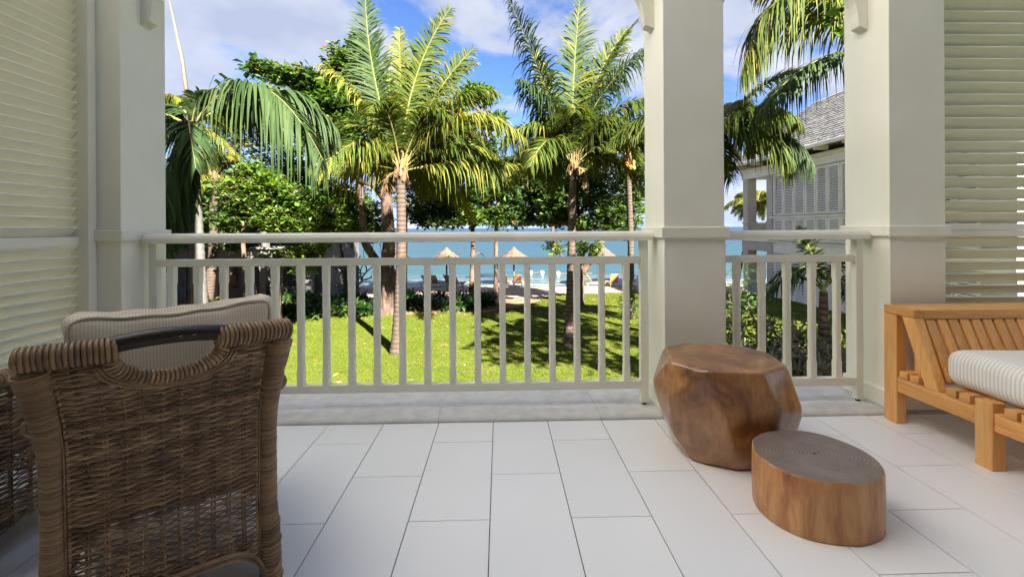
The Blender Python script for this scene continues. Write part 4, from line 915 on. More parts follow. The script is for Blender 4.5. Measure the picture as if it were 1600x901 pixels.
def tree(name, label, base, limbs, blobs, leaf, mats, seed, bark='bark', group=None, k=9, dens=1.0, twig=True, cat='tree', asp=.5):
    """limbs: list of (points, r0, r1); blobs: (centre, radii, number of rosettes, index of material); all in metres from the base"""
    rg = np.random.default_rng(seed); t = thing(name, label, cat, base, 0, group)
    mb = MB()
    for j, (pts, r0, r1) in enumerate(limbs):
        c = spline(pts, 24); v = np.linspace(0, 1, 24); r = r0 + (r1 - r0) * v
        if j == 0: r = r * (1 + .45 * np.exp(-v * 9))
        r = r * (1 + .06 * np.sin(v * 17 + j) + rg.normal(0, .03, 24)); mb.tube(c, r, 10)
    ends = [np.array(l[0][-1]) for l in limbs]; lv = MB()
    for c, r, n, mi in blobs:
        n = int(n * dens); p = blob_points(c, r, n, rg); leaf_set(lv, p, k, leaf, rg, mi=mi, asp=asp)
        e = min(ends, key=lambda q: np.linalg.norm(q - np.array(c)))
        if twig:
            mb.tube(spline([e, (e + np.array(c)) / 2 + rg.normal(0, .12, 3), c], 9), np.linspace(.07, .035, 9), 6)
            for q in p[:: max(1, n // 26)]:
                a = np.array(c) + (q - np.array(c)) * .15; mb.tube([a, (a + q) / 2 + rg.normal(0, .06, 3), q], [.026, .016, .006], 4)
    mb.obj('trunk', M[bark], t, smooth=True); lv.obj('crown', [M[m] for m in mats], t)
    return t
def rel(b, pts): return [tuple(np.array(p) - np.array(b)) for p in pts]
def rb(b, l): return [(tuple(np.array(c) - np.array(b)), r, n, mi) for c, r, n, mi in l]
# old sea almond with a thick trunk behind the first palm
b = (-5.41, 21.00, -2.93)
LM = ['leaf_dark', 'leaf_mid', 'leaf_bright']
limbs = [(rel(b, [(-5.41, 21.00, -3.18), (-5.23, 21.00, -1.84), (-5.28, 21.00, -0.80)]), .52, .42),
         (rel(b, [(-5.28, 21.00, -0.92), (-5.15, 21.00, 0.69), (-5.26, 21.00, 2.47), (-5.06, 21.20, 4.29), (-5.18, 21.50, 6.47)]), .34, .14),
         (rel(b, [(-5.40, 21.00, -0.92), (-5.98, 21.00, -0.08), (-6.33, 21.00, 0.69), (-6.41, 21.00, 2.18), (-6.79, 21.40, 4.32), (-7.86, 21.40, 6.75), (-10.05, 21.00, 8.12)]), .24, .06),
         (rel(b, [(-5.26, 21.00, 2.24), (-5.82, 21.00, 3.01), (-6.55, 21.00, 3.37), (-8.15, 20.60, 4.50)]), .16, .07),
         (rel(b, [(-5.12, 21.20, 4.89), (-3.91, 21.20, 6.10), (-1.82, 21.40, 7.06), (-0.31, 21.60, 6.20)]), .16, .06),
         (rel(b, [(-5.14, 21.00, 2.77), (-3.89, 21.00, 3.22), (-1.81, 21.00, 2.76)]), .16, .06)]
bl = [((-10.96, 20.80, 8.40), (.75, .6, .26), 34, 0), ((-9.77, 20.90, 8.08), (.95, .8, .34), 56, 0), ((-8.59, 21.00, 7.89), (1.0, .9, .5), 84, 0), ((-9.18, 21.00, 6.79), (1.1, 1.0, .28), 56, 0), ((-10.00, 21.00, 6.93), (.6, .6, .16), 24, 0),
      ((-7.28, 21.50, 8.60), (.9, 1.0, 1.0), 125, 0), ((-6.62, 21.80, 9.48), (.6, .7, .7), 70, 0), ((-7.71, 21.00, 6.94), (1.1, 1.1, .8), 120, 1),
      ((-7.97, 20.50, 5.20), (1.3, 1.0, .9), 140, 0), ((-6.54, 21.00, 6.05), (1.2, 1.2, 1.2), 150, 0), ((-5.56, 21.80, 7.48), (1.1, 1.1, 1.1), 110, 0), ((-4.28, 21.50, 5.86), (1.4, 1.2, 1.3), 140, 0),
      ((-2.46, 21.60, 5.89), (1.3, 1.2, 1.1), 120, 0), ((-1.08, 21.80, 7.49), (.8, .8, .5), 55, 1), ((-0.31, 21.80, 6.24), (.6, .7, .4), 40, 0), ((-1.38, 21.40, 4.77), (1.2, 1.2, .8), 100, 0), ((-3.66, 21.40, 4.17), (1.4, 1.3, .8), 120, 0), ((-7.07, 20.80, 4.23), (1.2, 1.0, .6), 100, 0)]
tree('sea_almond_tree', 'old spreading tree with a thick forked trunk rising behind the tall palm', b, limbs, rb(b, bl), .28, LM, 31, group=None, dens=1.8, asp=.55)
b = (-1.65, 26.00, -3.00)
limbs = [(rel(b, [(-1.65, 26.00, -3.14), (-1.60, 26.00, -1.29), (-1.56, 26.00, 0.01), (-1.59, 26.00, 1.31)]), .16, .12), (rel(b, [(-1.59, 26.00, 1.23), (-2.25, 26.00, 1.87), (-3.36, 26.00, 2.35)]), .11, .05), (rel(b, [(-1.59, 26.00, 1.08), (-0.59, 26.00, 2.04), (0.72, 26.00, 2.48)]), .11, .05), (rel(b, [(-1.60, 26.00, -0.62), (-1.23, 26.00, -0.36), (-0.90, 26.00, -0.55)]), .04, .02)]
bl = [((-3.83, 25.50, 2.77), (1.4, 1.3, 1.0), 130, 0), ((-2.87, 25.00, 2.20), (1.3, 1.2, .8), 120, 0), ((-1.66, 25.50, 3.12), (1.5, 1.4, 1.1), 150, 0), ((-1.80, 24.80, 1.79), (1.2, 1.0, .5), 70, 2), ((-0.39, 25.50, 2.75), (1.4, 1.3, 1.0), 130, 0), ((-4.50, 25.20, 1.85), (.9, 1.0, .6), 60, 1), ((-0.57, 26.00, 4.08), (1.4, 1.3, .9), 110, 0), ((-2.98, 26.00, 4.09), (1.3, 1.2, .9), 110, 0), ((-0.21, 25.20, 1.72), (1.1, 1.0, .5), 70, 1), ((-3.23, 25.00, 1.38), (1.5, 1.0, .35), 60, 0), ((-1.14, 26.40, 5.07), (1.6, 1.3, 1.0), 120, 0), ((-4.49, 26.20, 3.56), (1.3, 1.2, 1.2), 100, 0)]
tree('sea_almond_tree', 'low canopied tree with a thin knotty trunk in front of the first beach umbrella', b, limbs, rb(b, bl), .25, LM, 32, group=None, dens=1.5, asp=.55)
b = (-0.27, 24.60, -3.00)
limbs = [(rel(b, [(-0.27, 24.60, -3.10), (-0.22, 24.60, -1.17), (-0.21, 24.60, 0.94), (-0.10, 24.80, 2.53)]), .13, .09), (rel(b, [(-0.10, 24.70, 1.99), (0.68, 24.70, 2.52), (1.61, 24.80, 3.05)]), .07, .04)]
bl = [((0.69, 25.00, 3.43), (1.3, 1.2, 1.0), 120, 0), ((1.62, 25.00, 2.43), (1.2, 1.1, .9), 110, 0), ((2.34, 25.40, 3.64), (1.1, 1.1, 1.0), 100, 0), ((0.68, 24.80, 1.82), (1.1, 1.0, .5), 70, 0), ((2.03, 24.80, 1.45), (.8, .8, .35), 45, 1), ((1.27, 25.60, 4.77), (1.1, 1.1, .7), 80, 0), ((2.88, 25.40, 2.37), (1.2, 1.0, .9), 100, 0), ((0.50, 24.80, 1.36), (1.2, 1.0, .35), 55, 0), ((2.22, 26.00, 5.38), (1.0, 1.0, .6), 60, 0)]
tree('sea_almond_tree', 'thin straight trunked tree just left of the second beach umbrella', b, limbs, rb(b, bl), .25, LM, 33, group=None, dens=1.5, asp=.55)
b = (4.00, 22.80, -2.93)
limbs = [(rel(b, [(4.00, 22.80, -3.33), (4.04, 22.80, -2.02), (4.14, 22.80, -1.21)]), .30, .24), (rel(b, [(4.14, 22.80, -1.24), (4.21, 22.80, -0.23), (4.22, 22.80, 0.59), (4.06, 22.80, 1.58), (3.90, 22.80, 2.88)]), .17, .07), (rel(b, [(4.14, 22.80, -1.30), (4.66, 22.60, -0.54), (5.14, 22.50, 0.43), (5.53, 22.50, 1.40), (5.29, 22.40, 2.04), (4.64, 22.40, 2.21)]), .2, .07), (rel(b, [(5.33, 22.50, 0.85), (5.99, 22.60, 1.89), (6.70, 22.80, 2.55)]), .11, .05)]
bl = [((3.00, 23.40, 4.28), (1.1, 1.1, 1.0), 100, 0), ((2.94, 23.00, 2.74), (1.1, 1.1, 1.0), 110, 0), ((4.11, 23.00, 3.56), (1.2, 1.2, 1.2), 130, 0), ((4.84, 22.60, 2.22), (1.2, 1.2, 1.0), 120, 0), ((5.44, 23.00, 3.72), (1.3, 1.2, 1.2), 130, 0), ((6.37, 22.80, 1.89), (1.0, 1.0, .9), 90, 1), ((6.99, 23.20, 3.24), (1.1, 1.1, 1.2), 100, 0), ((4.35, 22.60, 1.18), (.9, .9, .4), 50, 0), ((2.85, 22.80, 1.58), (.7, .8, .5), 45, 0), ((6.31, 22.60, 0.75), (.5, .6, .35), 26, 1), ((3.98, 22.40, -0.04), (.45, .4, .35), 14, 0), ((2.76, 22.20, 0.04), (.45, .4, .3), 14, 0), ((4.58, 22.20, 0.03), (.5, .4, .35), 16, 2), ((2.69, 23.60, 4.98), (.9, .9, .6), 60, 0), ((7.40, 23.40, 4.44), (1.1, 1.1, 1.0), 90, 0), ((3.60, 23.00, 1.42), (.9, .9, .4), 50, 0), ((5.87, 22.80, 1.17), (1.0, .9, .35), 50, 0)]
tree('sea_almond_tree', 'broad dark tree with a forked leaning trunk near the right end of the beach', b, limbs, rb(b, bl), .24, LM, 34, group=None, dens=1.6, asp=.52)
# bright green trees and shrubs before the left villa
b = (-10.39, 18.50, -2.90)
limbs = [(rel(b, [(-10.40, 18.50, -2.61), (-10.38, 18.50, -0.53), (-10.43, 18.50, 1.03), (-10.16, 18.50, 2.07)]), .10, .06), (rel(b, [(-10.40, 18.50, 1.03), (-9.55, 18.30, 1.80), (-8.48, 18.20, 2.17)]), .07, .03)]
bl = [((-9.96, 18.60, 2.99), (1.0, 1.0, .55), 70, 2), ((-9.09, 18.40, 2.58), (1.1, 1.0, .7), 90, 2), ((-10.86, 18.60, 2.34), (.9, .9, .8), 80, 0), ((-9.98, 18.40, 1.93), (1.0, 1.0, .7), 85, 0), ((-8.74, 18.20, 1.66), (1.0, .9, .6), 80, 2), ((-11.11, 18.80, 1.43), (.8, .8, .5), 60, 0), ((-8.06, 18.40, 2.31), (.9, .9, .7), 70, 1), ((-9.02, 18.00, 1.23), (.7, .6, .3), 32, 2), ((-10.17, 19.00, 3.43), (.9, .9, .5), 50, 1)]
tree('leafy_tree', 'bright green tree with a slim brown trunk in front of the left villa', b, limbs, rb(b, bl), .21, LM, 35, dens=1.2, asp=.6)
b = (-7.69, 22.50, -2.95)
limbs = [(rel(b, [(-7.53, 22.50, -2.67), (-7.74, 22.50, -0.92), (-7.98, 22.50, 0.67)]), .12, .07)]
bl = [((-8.81, 22.20, 1.47), (1.2, 1.1, .9), 110, 2), ((-7.63, 22.40, 1.15), (1.2, 1.1, .8), 110, 2), ((-6.49, 22.80, 1.47), (1.0, 1.0, .8), 85, 1), ((-8.17, 22.60, 2.27), (1.1, 1.0, .8), 90, 2), ((-9.65, 22.00, 1.32), (.9, .9, .6), 60, 2), ((-7.19, 23.00, 2.13), (.9, .9, .7), 65, 1), ((-8.80, 22.60, 2.91), (.9, .9, .5), 55, 0), ((-6.39, 23.00, 0.82), (.8, .8, .45), 50, 1), ((-7.54, 22.90, 2.77), (1.0, .9, .5), 55, 1)]
tree('leafy_tree', 'rounded bright green tree just left of the thick old trunk', b, limbs, rb(b, bl), .22, LM, 36, dens=1.3, asp=.6)
b = (-16.20, 24.00, -2.95)
limbs = [(rel(b, [(-16.20, 24.00, -3.34), (-16.18, 24.00, -0.31), (-16.01, 24.00, 2.04)]), .14, .08)]
bl = [((-16.36, 23.80, 2.04), (1.5, 1.2, 1.1), 120, 1), ((-14.60, 23.60, 2.02), (1.4, 1.2, 1.0), 120, 0), ((-15.96, 24.20, 3.75), (1.6, 1.3, 1.0), 120, 1), ((-13.52, 24.00, 3.04), (1.5, 1.2, 1.0), 120, 0), ((-14.04, 23.20, 0.70), (1.2, 1.0, .7), 80, 0), ((-16.88, 23.60, 0.71), (1.2, 1.0, .7), 70, 1), ((-11.85, 24.00, 3.54), (1.4, 1.2, .8), 100, 0), ((-10.60, 24.20, 4.07), (1.3, 1.2, .8), 90, 0), ((-9.51, 24.00, 3.03), (1.2, 1.1, .8), 80, 1)]
tree('leafy_tree', 'dense dark tree behind the leaning palm and the royal palm at the left', b, limbs, rb(b, bl), .25, LM, 43, dens=1.6, asp=.55)
b = (-7.94, 16.50, -2.90)
limbs = [(rel(b, [(-7.99, 16.50, -2.23), (-7.94, 16.50, -1.07), (-7.89, 16.50, -0.14)]), .05, .03)]
bl = [((-7.70, 16.40, 0.15), (.55, .5, .35), 44, 2), ((-8.23, 16.40, -0.01), (.35, .4, .25), 22, 2), ((-6.91, 16.60, 0.27), (.5, .5, .4), 34, 2), ((-6.55, 16.80, 0.42), (.4, .4, .3), 22, 2), ((-7.29, 16.60, -0.38), (.5, .5, .35), 22, 1)]
tree('leafy_shrub', 'sunlit bright leaved shrub seen between the two upper rails at the left', b, limbs, rb(b, bl), .19, LM, 37, cat='shrub', asp=.65)
b = (-14.73, 25.00, -2.95)
limbs = [(rel(b, [(-14.63, 25.00, -2.14), (-14.56, 25.00, 3.13), (-14.41, 25.00, 5.94)]), .16, .08)]
bl = [((-15.09, 25.00, 6.99), (1.0, 1.0, .8), 70, 1), ((-14.34, 25.20, 7.39), (1.0, 1.0, .7), 70, 1), ((-13.54, 25.00, 6.29), (1.2, 1.0, .9), 80, 0), ((-15.27, 25.00, 5.59), (1.2, 1.0, .9), 80, 0), ((-15.26, 25.00, 8.04), (.3, .3, .12), 20, 3), ((-14.47, 25.00, 8.19), (.3, .3, .12), 18, 3), ((-13.88, 25.00, 7.94), (.25, .3, .1), 12, 3), ((-14.85, 24.60, 7.31), (.3, .2, .12), 10, 3), ((-16.83, 25.00, 4.71), (1.4, 1.2, 1.2), 90, 0), ((-12.48, 24.60, 4.82), (1.5, 1.2, 1.2), 110, 0)]
tree('flame_tree', 'flame tree with orange blossoms above the royal palm fronds', b, limbs, rb(b, bl), .2, LM + ['blossom'], 38, dens=1.5)

# trees right of the balcony: the right column and louvres hide them, their shade lies on the lawn
def high_tree(b, label, H, seed, dens):
    li = [([(0, 0, -.1), (.1, 0, H * .4), (0, .1, H * .8)], .28, .16), ([(0, 0, H * .55), (-.9, -.4, H * .75), (-1.6, -.8, H * .92)], .12, .05), ([(0, 0, H * .6), (1.0, .5, H * .8), (1.7, .7, H * .95)], .12, .05)]
    bl = [((-1.9, -1.0, H), (1.5, 1.4, .9), 90, 0), ((0, .4, H + .7), (1.8, 1.6, 1.0), 110, 0), ((1.8, .8, H + .2), (1.6, 1.5, .9), 90, 0), ((.3, -1.9, H - .2), (1.5, 1.3, .9), 80, 0), ((-.6, 2.0, H - .2), (1.5, 1.3, .9), 80, 1), ((-2.6, 1.4, H - .6), (1.1, 1.0, .7), 45, 0)]
    tree('leafy_tree', label, b, li, bl, .26, LM, seed, asp=.55, dens=dens)
high_tree((8.6, 5.0, -2.9), 'tall broad shade tree hidden behind the right column', 8.0, 41, .75)
high_tree((11.9, 2.5, -2.9), 'tall shade tree far to the right behind the louvres', 6.6, 44, 1.5)

# bare frangipani trees: blunt forking grey branches
def forking(mb, p, d, l, r, depth, rg, tips=None):
    q = p + d * l; mb.tube([p, (p + q) / 2 + rg.normal(0, l * .05, 3), q], [r, r * .92, r * .86], 6)
    if depth == 0:
        if tips is not None: tips.append(q)
        return
    n = 3 if rg.random() < .3 else 2; a0 = rg.uniform(0, 6.28)
    x = np.cross(d, [.3, .2, 1.0]); x /= np.linalg.norm(x); y = np.cross(d, x)
    for k in range(n):
        a = a0 + k * 2 * np.pi / n + rg.uniform(-.4, .4); e = rg.uniform(.45, .85)
        dd = d * math.cos(e) + (x * math.cos(a) + y * math.sin(a)) * math.sin(e) + np.array([0, 0, .18]); dd /= np.linalg.norm(dd)
        forking(mb, q, dd, l * rg.uniform(.7, .95), r * .80, depth - 1, rg, tips)
def frangipani(label, base, h, seed, group, leafy=0, depth=4, r=.05):
    rg = np.random.default_rng(seed); t = thing('frangipani', label, 'tree', base, 0, group); mb = MB(); tips = []
    for k in range(2):
        d = np.array([rg.uniform(-.35, .35), rg.uniform(-.35, .35), 1.0]); d /= np.linalg.norm(d); forking(mb, np.array([k * .15, 0, -.05]), d, h * .28, r, depth, rg, tips)
    mb.obj('branches', M['bark_pale'], t, smooth=True)
    if leafy:
        lv = MB(); leaf_set(lv, np.array(tips)[:: 2], leafy, .2, rg, asp=.32); lv.obj('crown', M['leaf_dark'], t)
for i, (x, y, Y, h, lf, lab) in enumerate([(1165, 700, 8.6, 1.9, 0, 'bare grey frangipani behind the left end of the short railing'), (1240, 690, 8.9, 2.0, 0, 'bare grey frangipani in the middle of the right bay, behind the balusters'), (1300, 690, 9.0, 1.7, 2, 'bare grey frangipani in front of the short palm trunk'), (1205, 650, 10.2, 2.3, 3, 'taller frangipani with a few leaves in front of the right villa'), (1330, 640, 10.6, 2.0, 2, 'frangipani partly hidden behind the right column')]):
    P_ = {0: (4.76, 8.60, -3.24), 1: (5.91, 8.90, -3.28), 2: (6.78, 9.00, -3.35), 3: (6.25, 10.20, -3.32), 4: (8.46, 10.60, -3.37)}[i]
    frangipani(lab, (P_[0], P_[1], -2.9), h, 50 + i, 'bare frangipani trees', lf)
P_ = (-7.86, 23.50, -1.67); frangipani('bare pinkish grey frangipani against the sea, left of the thick old trunk', (P_[0], P_[1], -2.95), 2.9, 61, 'bare frangipani trees', 0, 4, .07)

# leafy shrubs: strap-leaved clumps in the bed
def strap_clump(n, L, rg, w=.035):
    mb = MB()
    for k in range(n):
        a = rg.uniform(0, 6.28); e = rg.uniform(.5, 1.4); l = L * rg.uniform(.7, 1.15); d = np.array([math.cos(a) * math.cos(e), math.sin(a) * math.cos(e), math.sin(e)]); s = np.array([-math.sin(a), math.cos(a), 0])
        p0 = np.array([rg.normal(0, .1), rg.normal(0, .1), 0]); V = []
        for u in np.linspace(0, 1, 5):
            q = p0 + d * l * u + np.array([0, 0, -l * .45 * u * u]); ww = w * (.6 + .5 * math.sin(u * 2.6)) * (1 if u < .95 else .1); V += [q - s * ww, q + s * ww]
        mb.add(V, [(2 * i_, 2 * i_ + 1, 2 * i_ + 3, 2 * i_ + 2) for i_ in range(4)])
    return mb
rgs = np.random.default_rng(77)
SC = [strap_clump(130, .95, rgs).mesh('strap_plant', M['leaf_strap']) for _ in range(3)]
k = 0
spots = [(435,487,20.6),(462,488,20.5),(490,489,20.4),(520,488,20.6),(548,490,20.5),(575,489,20.8),(448,470,22.2),(478,470,22.3),(508,468,22.4),(535,470,22.2),(562,468,22.4),(500,452,23.6),(540,450,23.8),(470,452,23.6),
         (632,478,22.2),(650,482,22.0),(672,484,21.9),(694,484,21.9),(716,482,22.0),(738,478,22.2),(756,473,22.6),(640,466,23.4),(664,466,23.4),(688,466,23.5),(712,466,23.5),(736,466,23.6),(765,468,23.3)]
SPOTS = [(-10.06, 20.60, -2.67),(-9.24, 20.50, -2.69),(-8.40, 20.40, -2.71),(-7.62, 20.60, -2.73),(-6.78, 20.50, -2.77),(-6.09, 20.80, -2.81),(-10.44, 22.20, -2.43),(-9.55, 22.30, -2.46),(-8.66, 22.40, -2.42),(-7.74, 22.20, -2.46),(-6.96, 22.40, -2.44),(-9.38, 23.60, -2.07),(-8.13, 23.80, -2.04),(-10.37, 23.60, -2.06),(-4.71, 22.20, -2.74),(-4.11, 22.00, -2.84),(-3.41, 21.90, -2.89),(-2.73, 21.90, -2.90),(-2.06, 22.00, -2.86),(-1.38, 22.20, -2.78),(-0.83, 22.60, -2.69),(-4.70, 23.40, -2.55),(-3.91, 23.40, -2.56),(-3.13, 23.50, -2.59),(-2.33, 23.50, -2.59),(-1.53, 23.60, -2.62),(-0.55, 23.30, -2.65)]
for (X_, Y_, Z_) in SPOTS:
    o = link('strap_plant', SC[k % 3], None, loc=(X_, Y_, ground_z(Y_) + .02)); o.rotation_euler = (0, 0, rgs.uniform(0, 6.28)); s = rgs.uniform(.95, 1.2) * (1.3 if X_ < -4.6 else 1.12); o.scale = (s, s, s * rgs.uniform(.95, 1.25))
    lft = X_ < -4.6; fr = 'front' if Y_ < (21.5 if lft else 22.8) else 'back'
    tag(o, 'dark green strap-leaved plant in the %s row of the bed left of the old trunk' % fr if lft else 'dark green strap-leaved plant in the %s row of the bed right of the tall palm' % fr, 'plant', 'strap plants in the %s row left of the old trunk' % fr if lft else 'strap plants in the %s row right of the tall palm' % fr); k += 1
# dense understory under the frangipanis of the right bay
def shrub(label, pos, r, n, seed, mat, leaf=.16, group='low shrubs', asp=.4):
    t = thing('shrub', label, 'shrub', pos, 0, group); rg = np.random.default_rng(seed); mb = MB(); p = blob_points((0, 0, r[2] * .8), r, n, rg); lv = MB(); leaf_set(lv, p, 8, leaf, rg, asp=asp)
    for q in p[::6]: mb.tube([(0, 0, -.05), (q[0] * .4, q[1] * .4, q[2] * .5), q], [.03, .02, .006], 4)
    mb.obj('stems', M['bark'], t); lv.obj('foliage', M[mat], t)
for i, (P_, r, n, m_, lab) in enumerate([((6.13, 11.50, -2.36), (1.0, .8, 1.0), 110, 'leaf_dark', 'dark leafy shrub behind the left end of the short railing'), ((7.49, 12.50, -2.67), (1.1, .8, .8), 110, 'leaf_dark', 'dark leafy shrub at the foot of the right villa column'), ((8.16, 12.00, -3.23), (1.2, .8, .7), 110, 'leaf_dark', 'low dark shrub behind the middle balusters of the short railing'), ((9.23, 12.00, -3.42), (1.0, .8, .8), 90, 'leaf_dark', 'low dark shrub beside the short palm trunk'), ((9.55, 18.00, -1.95), (1.0, .8, 1.3), 90, 'leaf_dark', 'tall dark shrub between the middle column and the right villa'), ((5.56, 19.00, -2.35), (.5, .5, .9), 60, 'leaf_mid', 'small green shrub by the slender palm next to the middle column')]):
    shrub(lab, (P_[0], P_[1], ground_z(P_[1])), r, n, 80 + i, m_)
for i, (P_, r, n, m_, lab) in enumerate([((-12.29, 17.50, -1.65), (.9, .7, .5), 60, 'leaf_bright', 'low sunny shrub beside the left column'), ((-11.95, 19.50, -2.20), (1.1, .8, .55), 70, 'leaf_bright', 'low sunny shrub at the foot of the leaning palm'), ((-10.74, 20.00, -2.24), (1.0, .8, .5), 60, 'leaf_mid', 'low shrub in front of the ground floor railing of the left villa'), ((-8.70, 25.50, -1.36), (.9, .8, 1.0), 60, 'leaf_dark', 'dark shrub below the bare frangipani by the sea'), ((-6.77, 20.20, -3.15), (.4, .4, .3), 20, 'leaf_bright', 'small bright tuft on the soil edge left of the thick old trunk')]):
    shrub(lab, (P_[0], P_[1], ground_z(P_[1])), r, n, 90 + i, m_)

# ================================================================== beach furniture
def umbrella(label, pos, dark):
    t = thing('thatched_umbrella', label, 'beach umbrella', pos, 0, 'thatched beach umbrellas'); t.scale = (1.18,) * 3; mb = MB(); rg = np.random.default_rng(int(abs(pos[0] * 10)) + 5)
    top = 2.62
    MB().tube([(0, 0, -.2), (0, 0, top - .15)], .06, 8).obj('pole', M['pole'], t, smooth=True)
    seg = 40
    for k, (z0, r0, z1, r1) in enumerate([(1.78, 1.22, 2.05, .82), (1.98, .95, 2.3, .46), (2.24, .58, top, .06)]):
        a = np.arange(seg) / seg * 2 * np.pi; jr = rg.uniform(.95, 1.05, seg); jz = rg.uniform(-.05, .03, seg)
        V = np.concatenate([np.stack([np.cos(a) * r0 * jr, np.sin(a) * r0 * jr, z0 + jz], 1), np.stack([np.cos(a) * r1, np.sin(a) * r1, np.full(seg, z1)], 1), np.stack([np.cos(a) * r0 * .93, np.sin(a) * r0 * .93, np.full(seg, z0 + .05)], 1)])
        q = np.arange(seg); q2 = (q + 1) % seg
        mb.add(V, [np.stack([q, q2, q2 + seg, q + seg], 1), np.stack([q + 2 * seg, q2 + 2 * seg, q2, q], 1)])
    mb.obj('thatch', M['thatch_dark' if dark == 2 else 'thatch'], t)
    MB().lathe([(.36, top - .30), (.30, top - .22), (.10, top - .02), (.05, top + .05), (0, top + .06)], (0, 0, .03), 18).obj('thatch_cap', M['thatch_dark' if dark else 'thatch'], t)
    for k in range(6):
        a = k * math.pi / 3; mb = MB().tube([(math.cos(a) * .05, math.sin(a) * .05, 1.75), (math.cos(a) * 1.1, math.sin(a) * 1.1, 1.80)], .02, 5); mb.obj('strut', M['pole'], t)
def gp(P_): return (P_[0], P_[1], ground_z(P_[1]) - .04)
umbrella('thatched umbrella half hidden behind the trunk of the tall palm', gp((-8.36, 36.50, -2.76)), 0)
umbrella('pale thatched umbrella with a thin trunk just right of it', gp((-4.33, 36.50, -2.79)), 0)
umbrella('thatched umbrella with a dark cap in the middle of the beach', gp((1.12, 36.20, -2.86)), 1)
umbrella('dark shaded thatched umbrella behind the forked leaning tree', gp((8.07, 35.00, -2.89)), 2)
def lounger_make(label, group):
    t = thing('sun_lounger', label, 'sun lounger', (0, 0, 0), 0, group)
    mb = MB()
    for i in range(9): mb.box(-.31, .31, -.95 + i * .14, -.85 + i * .14, .33, .355)
    mb.obj('seat', M['orange_wood'], t)
    mb = MB(); c_, s_ = math.cos(R(55)), math.sin(R(55))
    for i in range(6):
        a, b_ = .14 * i, .14 * i + .11; n = (-s_ * .025, c_ * .025)
        mb.prism([(.33 + a * c_, .34 + a * s_), (.33 + b_ * c_, .34 + b_ * s_), (.33 + b_ * c_ + n[0], .34 + b_ * s_ + n[1]), (.33 + a * c_ + n[0], .34 + a * s_ + n[1])], 'x', -.31, .31)
    mb.obj('backrest', M['orange_wood'], t)
    mb = MB()
    for x in (-.33, .33): mb.box(x - .02, x + .02, -1.0, .8, .27, .33)
    mb.obj('frame', M['orange_wood'], t)
    for x in (-.33, .33):
        for y in (-.9, .7): MB().box(x - .022, x + .022, y - .03, y + .03, 0, .27).obj('leg', M['orange_wood'], t)
    return t
LS = [((-5.60, 36.00, -2.73), 150, 'orange wooden lounger at the left of the row under the pale umbrella'), ((-5.01, 36.20, -2.71), 155, 'second orange wooden lounger from the left under the pale umbrella'), ((-3.86, 36.00, -2.75), 150, 'orange wooden lounger beside the thin trunk under the pale umbrella'), ((-3.31, 35.60, -2.76), 150, 'orange wooden lounger at the right end of the row under the pale umbrella'),
      ((0.39, 35.60, -2.79), 165, 'orange wooden lounger left of the pole of the dark capped umbrella'), ((1.45, 35.40, -2.83), 170, 'orange wooden lounger right of the pole of the dark capped umbrella'), ((7.30, 34.20, -2.89), 95, 'side view lounger left of the shaded umbrella pole'), ((8.58, 34.00, -2.93), 180, 'brown lounger turned to the sea beside the shaded umbrella pole'), ((-8.90, 36.00, -2.70), 140, 'dark lounger seen left of the tall palm trunk')]
proto = None
for P_, a, lab in LS:
    if proto is None: proto = lounger_make(lab, 'sun loungers on the beach'); proto.location = gp(P_); proto.rotation_euler = (0, 0, R(a))
    else: dup(proto, gp(P_), R(a), lab)
P_ = gp((0.94, 35.20, -2.80)); bm = rounded_slab(-.3, .3, -.25, .25, 0, .10, .03, 2); o = bm_obj('towel', bm, M['blue_towel']); o.location = (P_[0], P_[1], P_[2] + .05); tag(o, 'blue folded towel on the sand between two orange loungers', 'towel')
P_ = gp((-3.11, 31.00, -2.61)); t = thing('low_table', 'low dark wooden table behind the strap-leaved bed', 'table', (P_[0], P_[1], P_[2] + .03), R(5))
MB().box(-.62, .62, -.3, .3, .50, .56).obj('tabletop', M['pole'], t)
for x in (-.55, .55):
    for y in (-.24, .24): MB().box(x - .035, x + .035, y - .035, y + .035, 0, .5).obj('leg', M['pole'], t)
bu = MB().lathe([(0, -.10), (.16, -.10), (.22, 0), (.16, .16), (.07, .20), (0, .21)], (0, 0, 0), 12).mesh('buoy', M['buoy'], True)
for i, (P_, lab) in enumerate([((3.14, 46.00, -3.08), 'left one of the white floats on the swimming line'), ((4.32, 46.00, -3.16), 'middle one of the white floats on the swimming line'), ((5.85, 45.00, -3.15), 'white float nearest the second palm trunk')]):
    o = link('buoy', bu, loc=(P_[0], P_[1], sea_z + .05)); tag(o, lab, 'float', 'swimming line floats')
rp_ = [((3.14, 46.00, -3.08)), ((4.32, 46.00, -3.16)), ((5.85, 45.00, -3.15)), ((9.28, 45.00, -3.11))]
o = MB().tube(spline([(p[0], p[1], sea_z + .06) for p in rp_], 40), .03, 5).obj('float_rope', M['pole']); tag(o, 'dark rope of the swimming line in the sea', 'rope')
for P_, P2, r, lab in [((3.87, 33.50, -2.78), (4.04, 33.80, 3.77), .16, 'pale slim palm trunk standing on the sand right of the buoys'), ((-6.47, 30.50, -2.09), (-6.36, 30.50, 2.24), .17, 'grey trunk on the beach just right of the tall palm')]:
    b = np.array(gp(P_)); palm(lab, tuple(b), P2, r, r * .75, fill(rg, 9, 2.2, (0, 1.1), mat='frond', Lmax=.7), int(r * 100), trunk='trunk_palm', boots=True, nleaf=40)
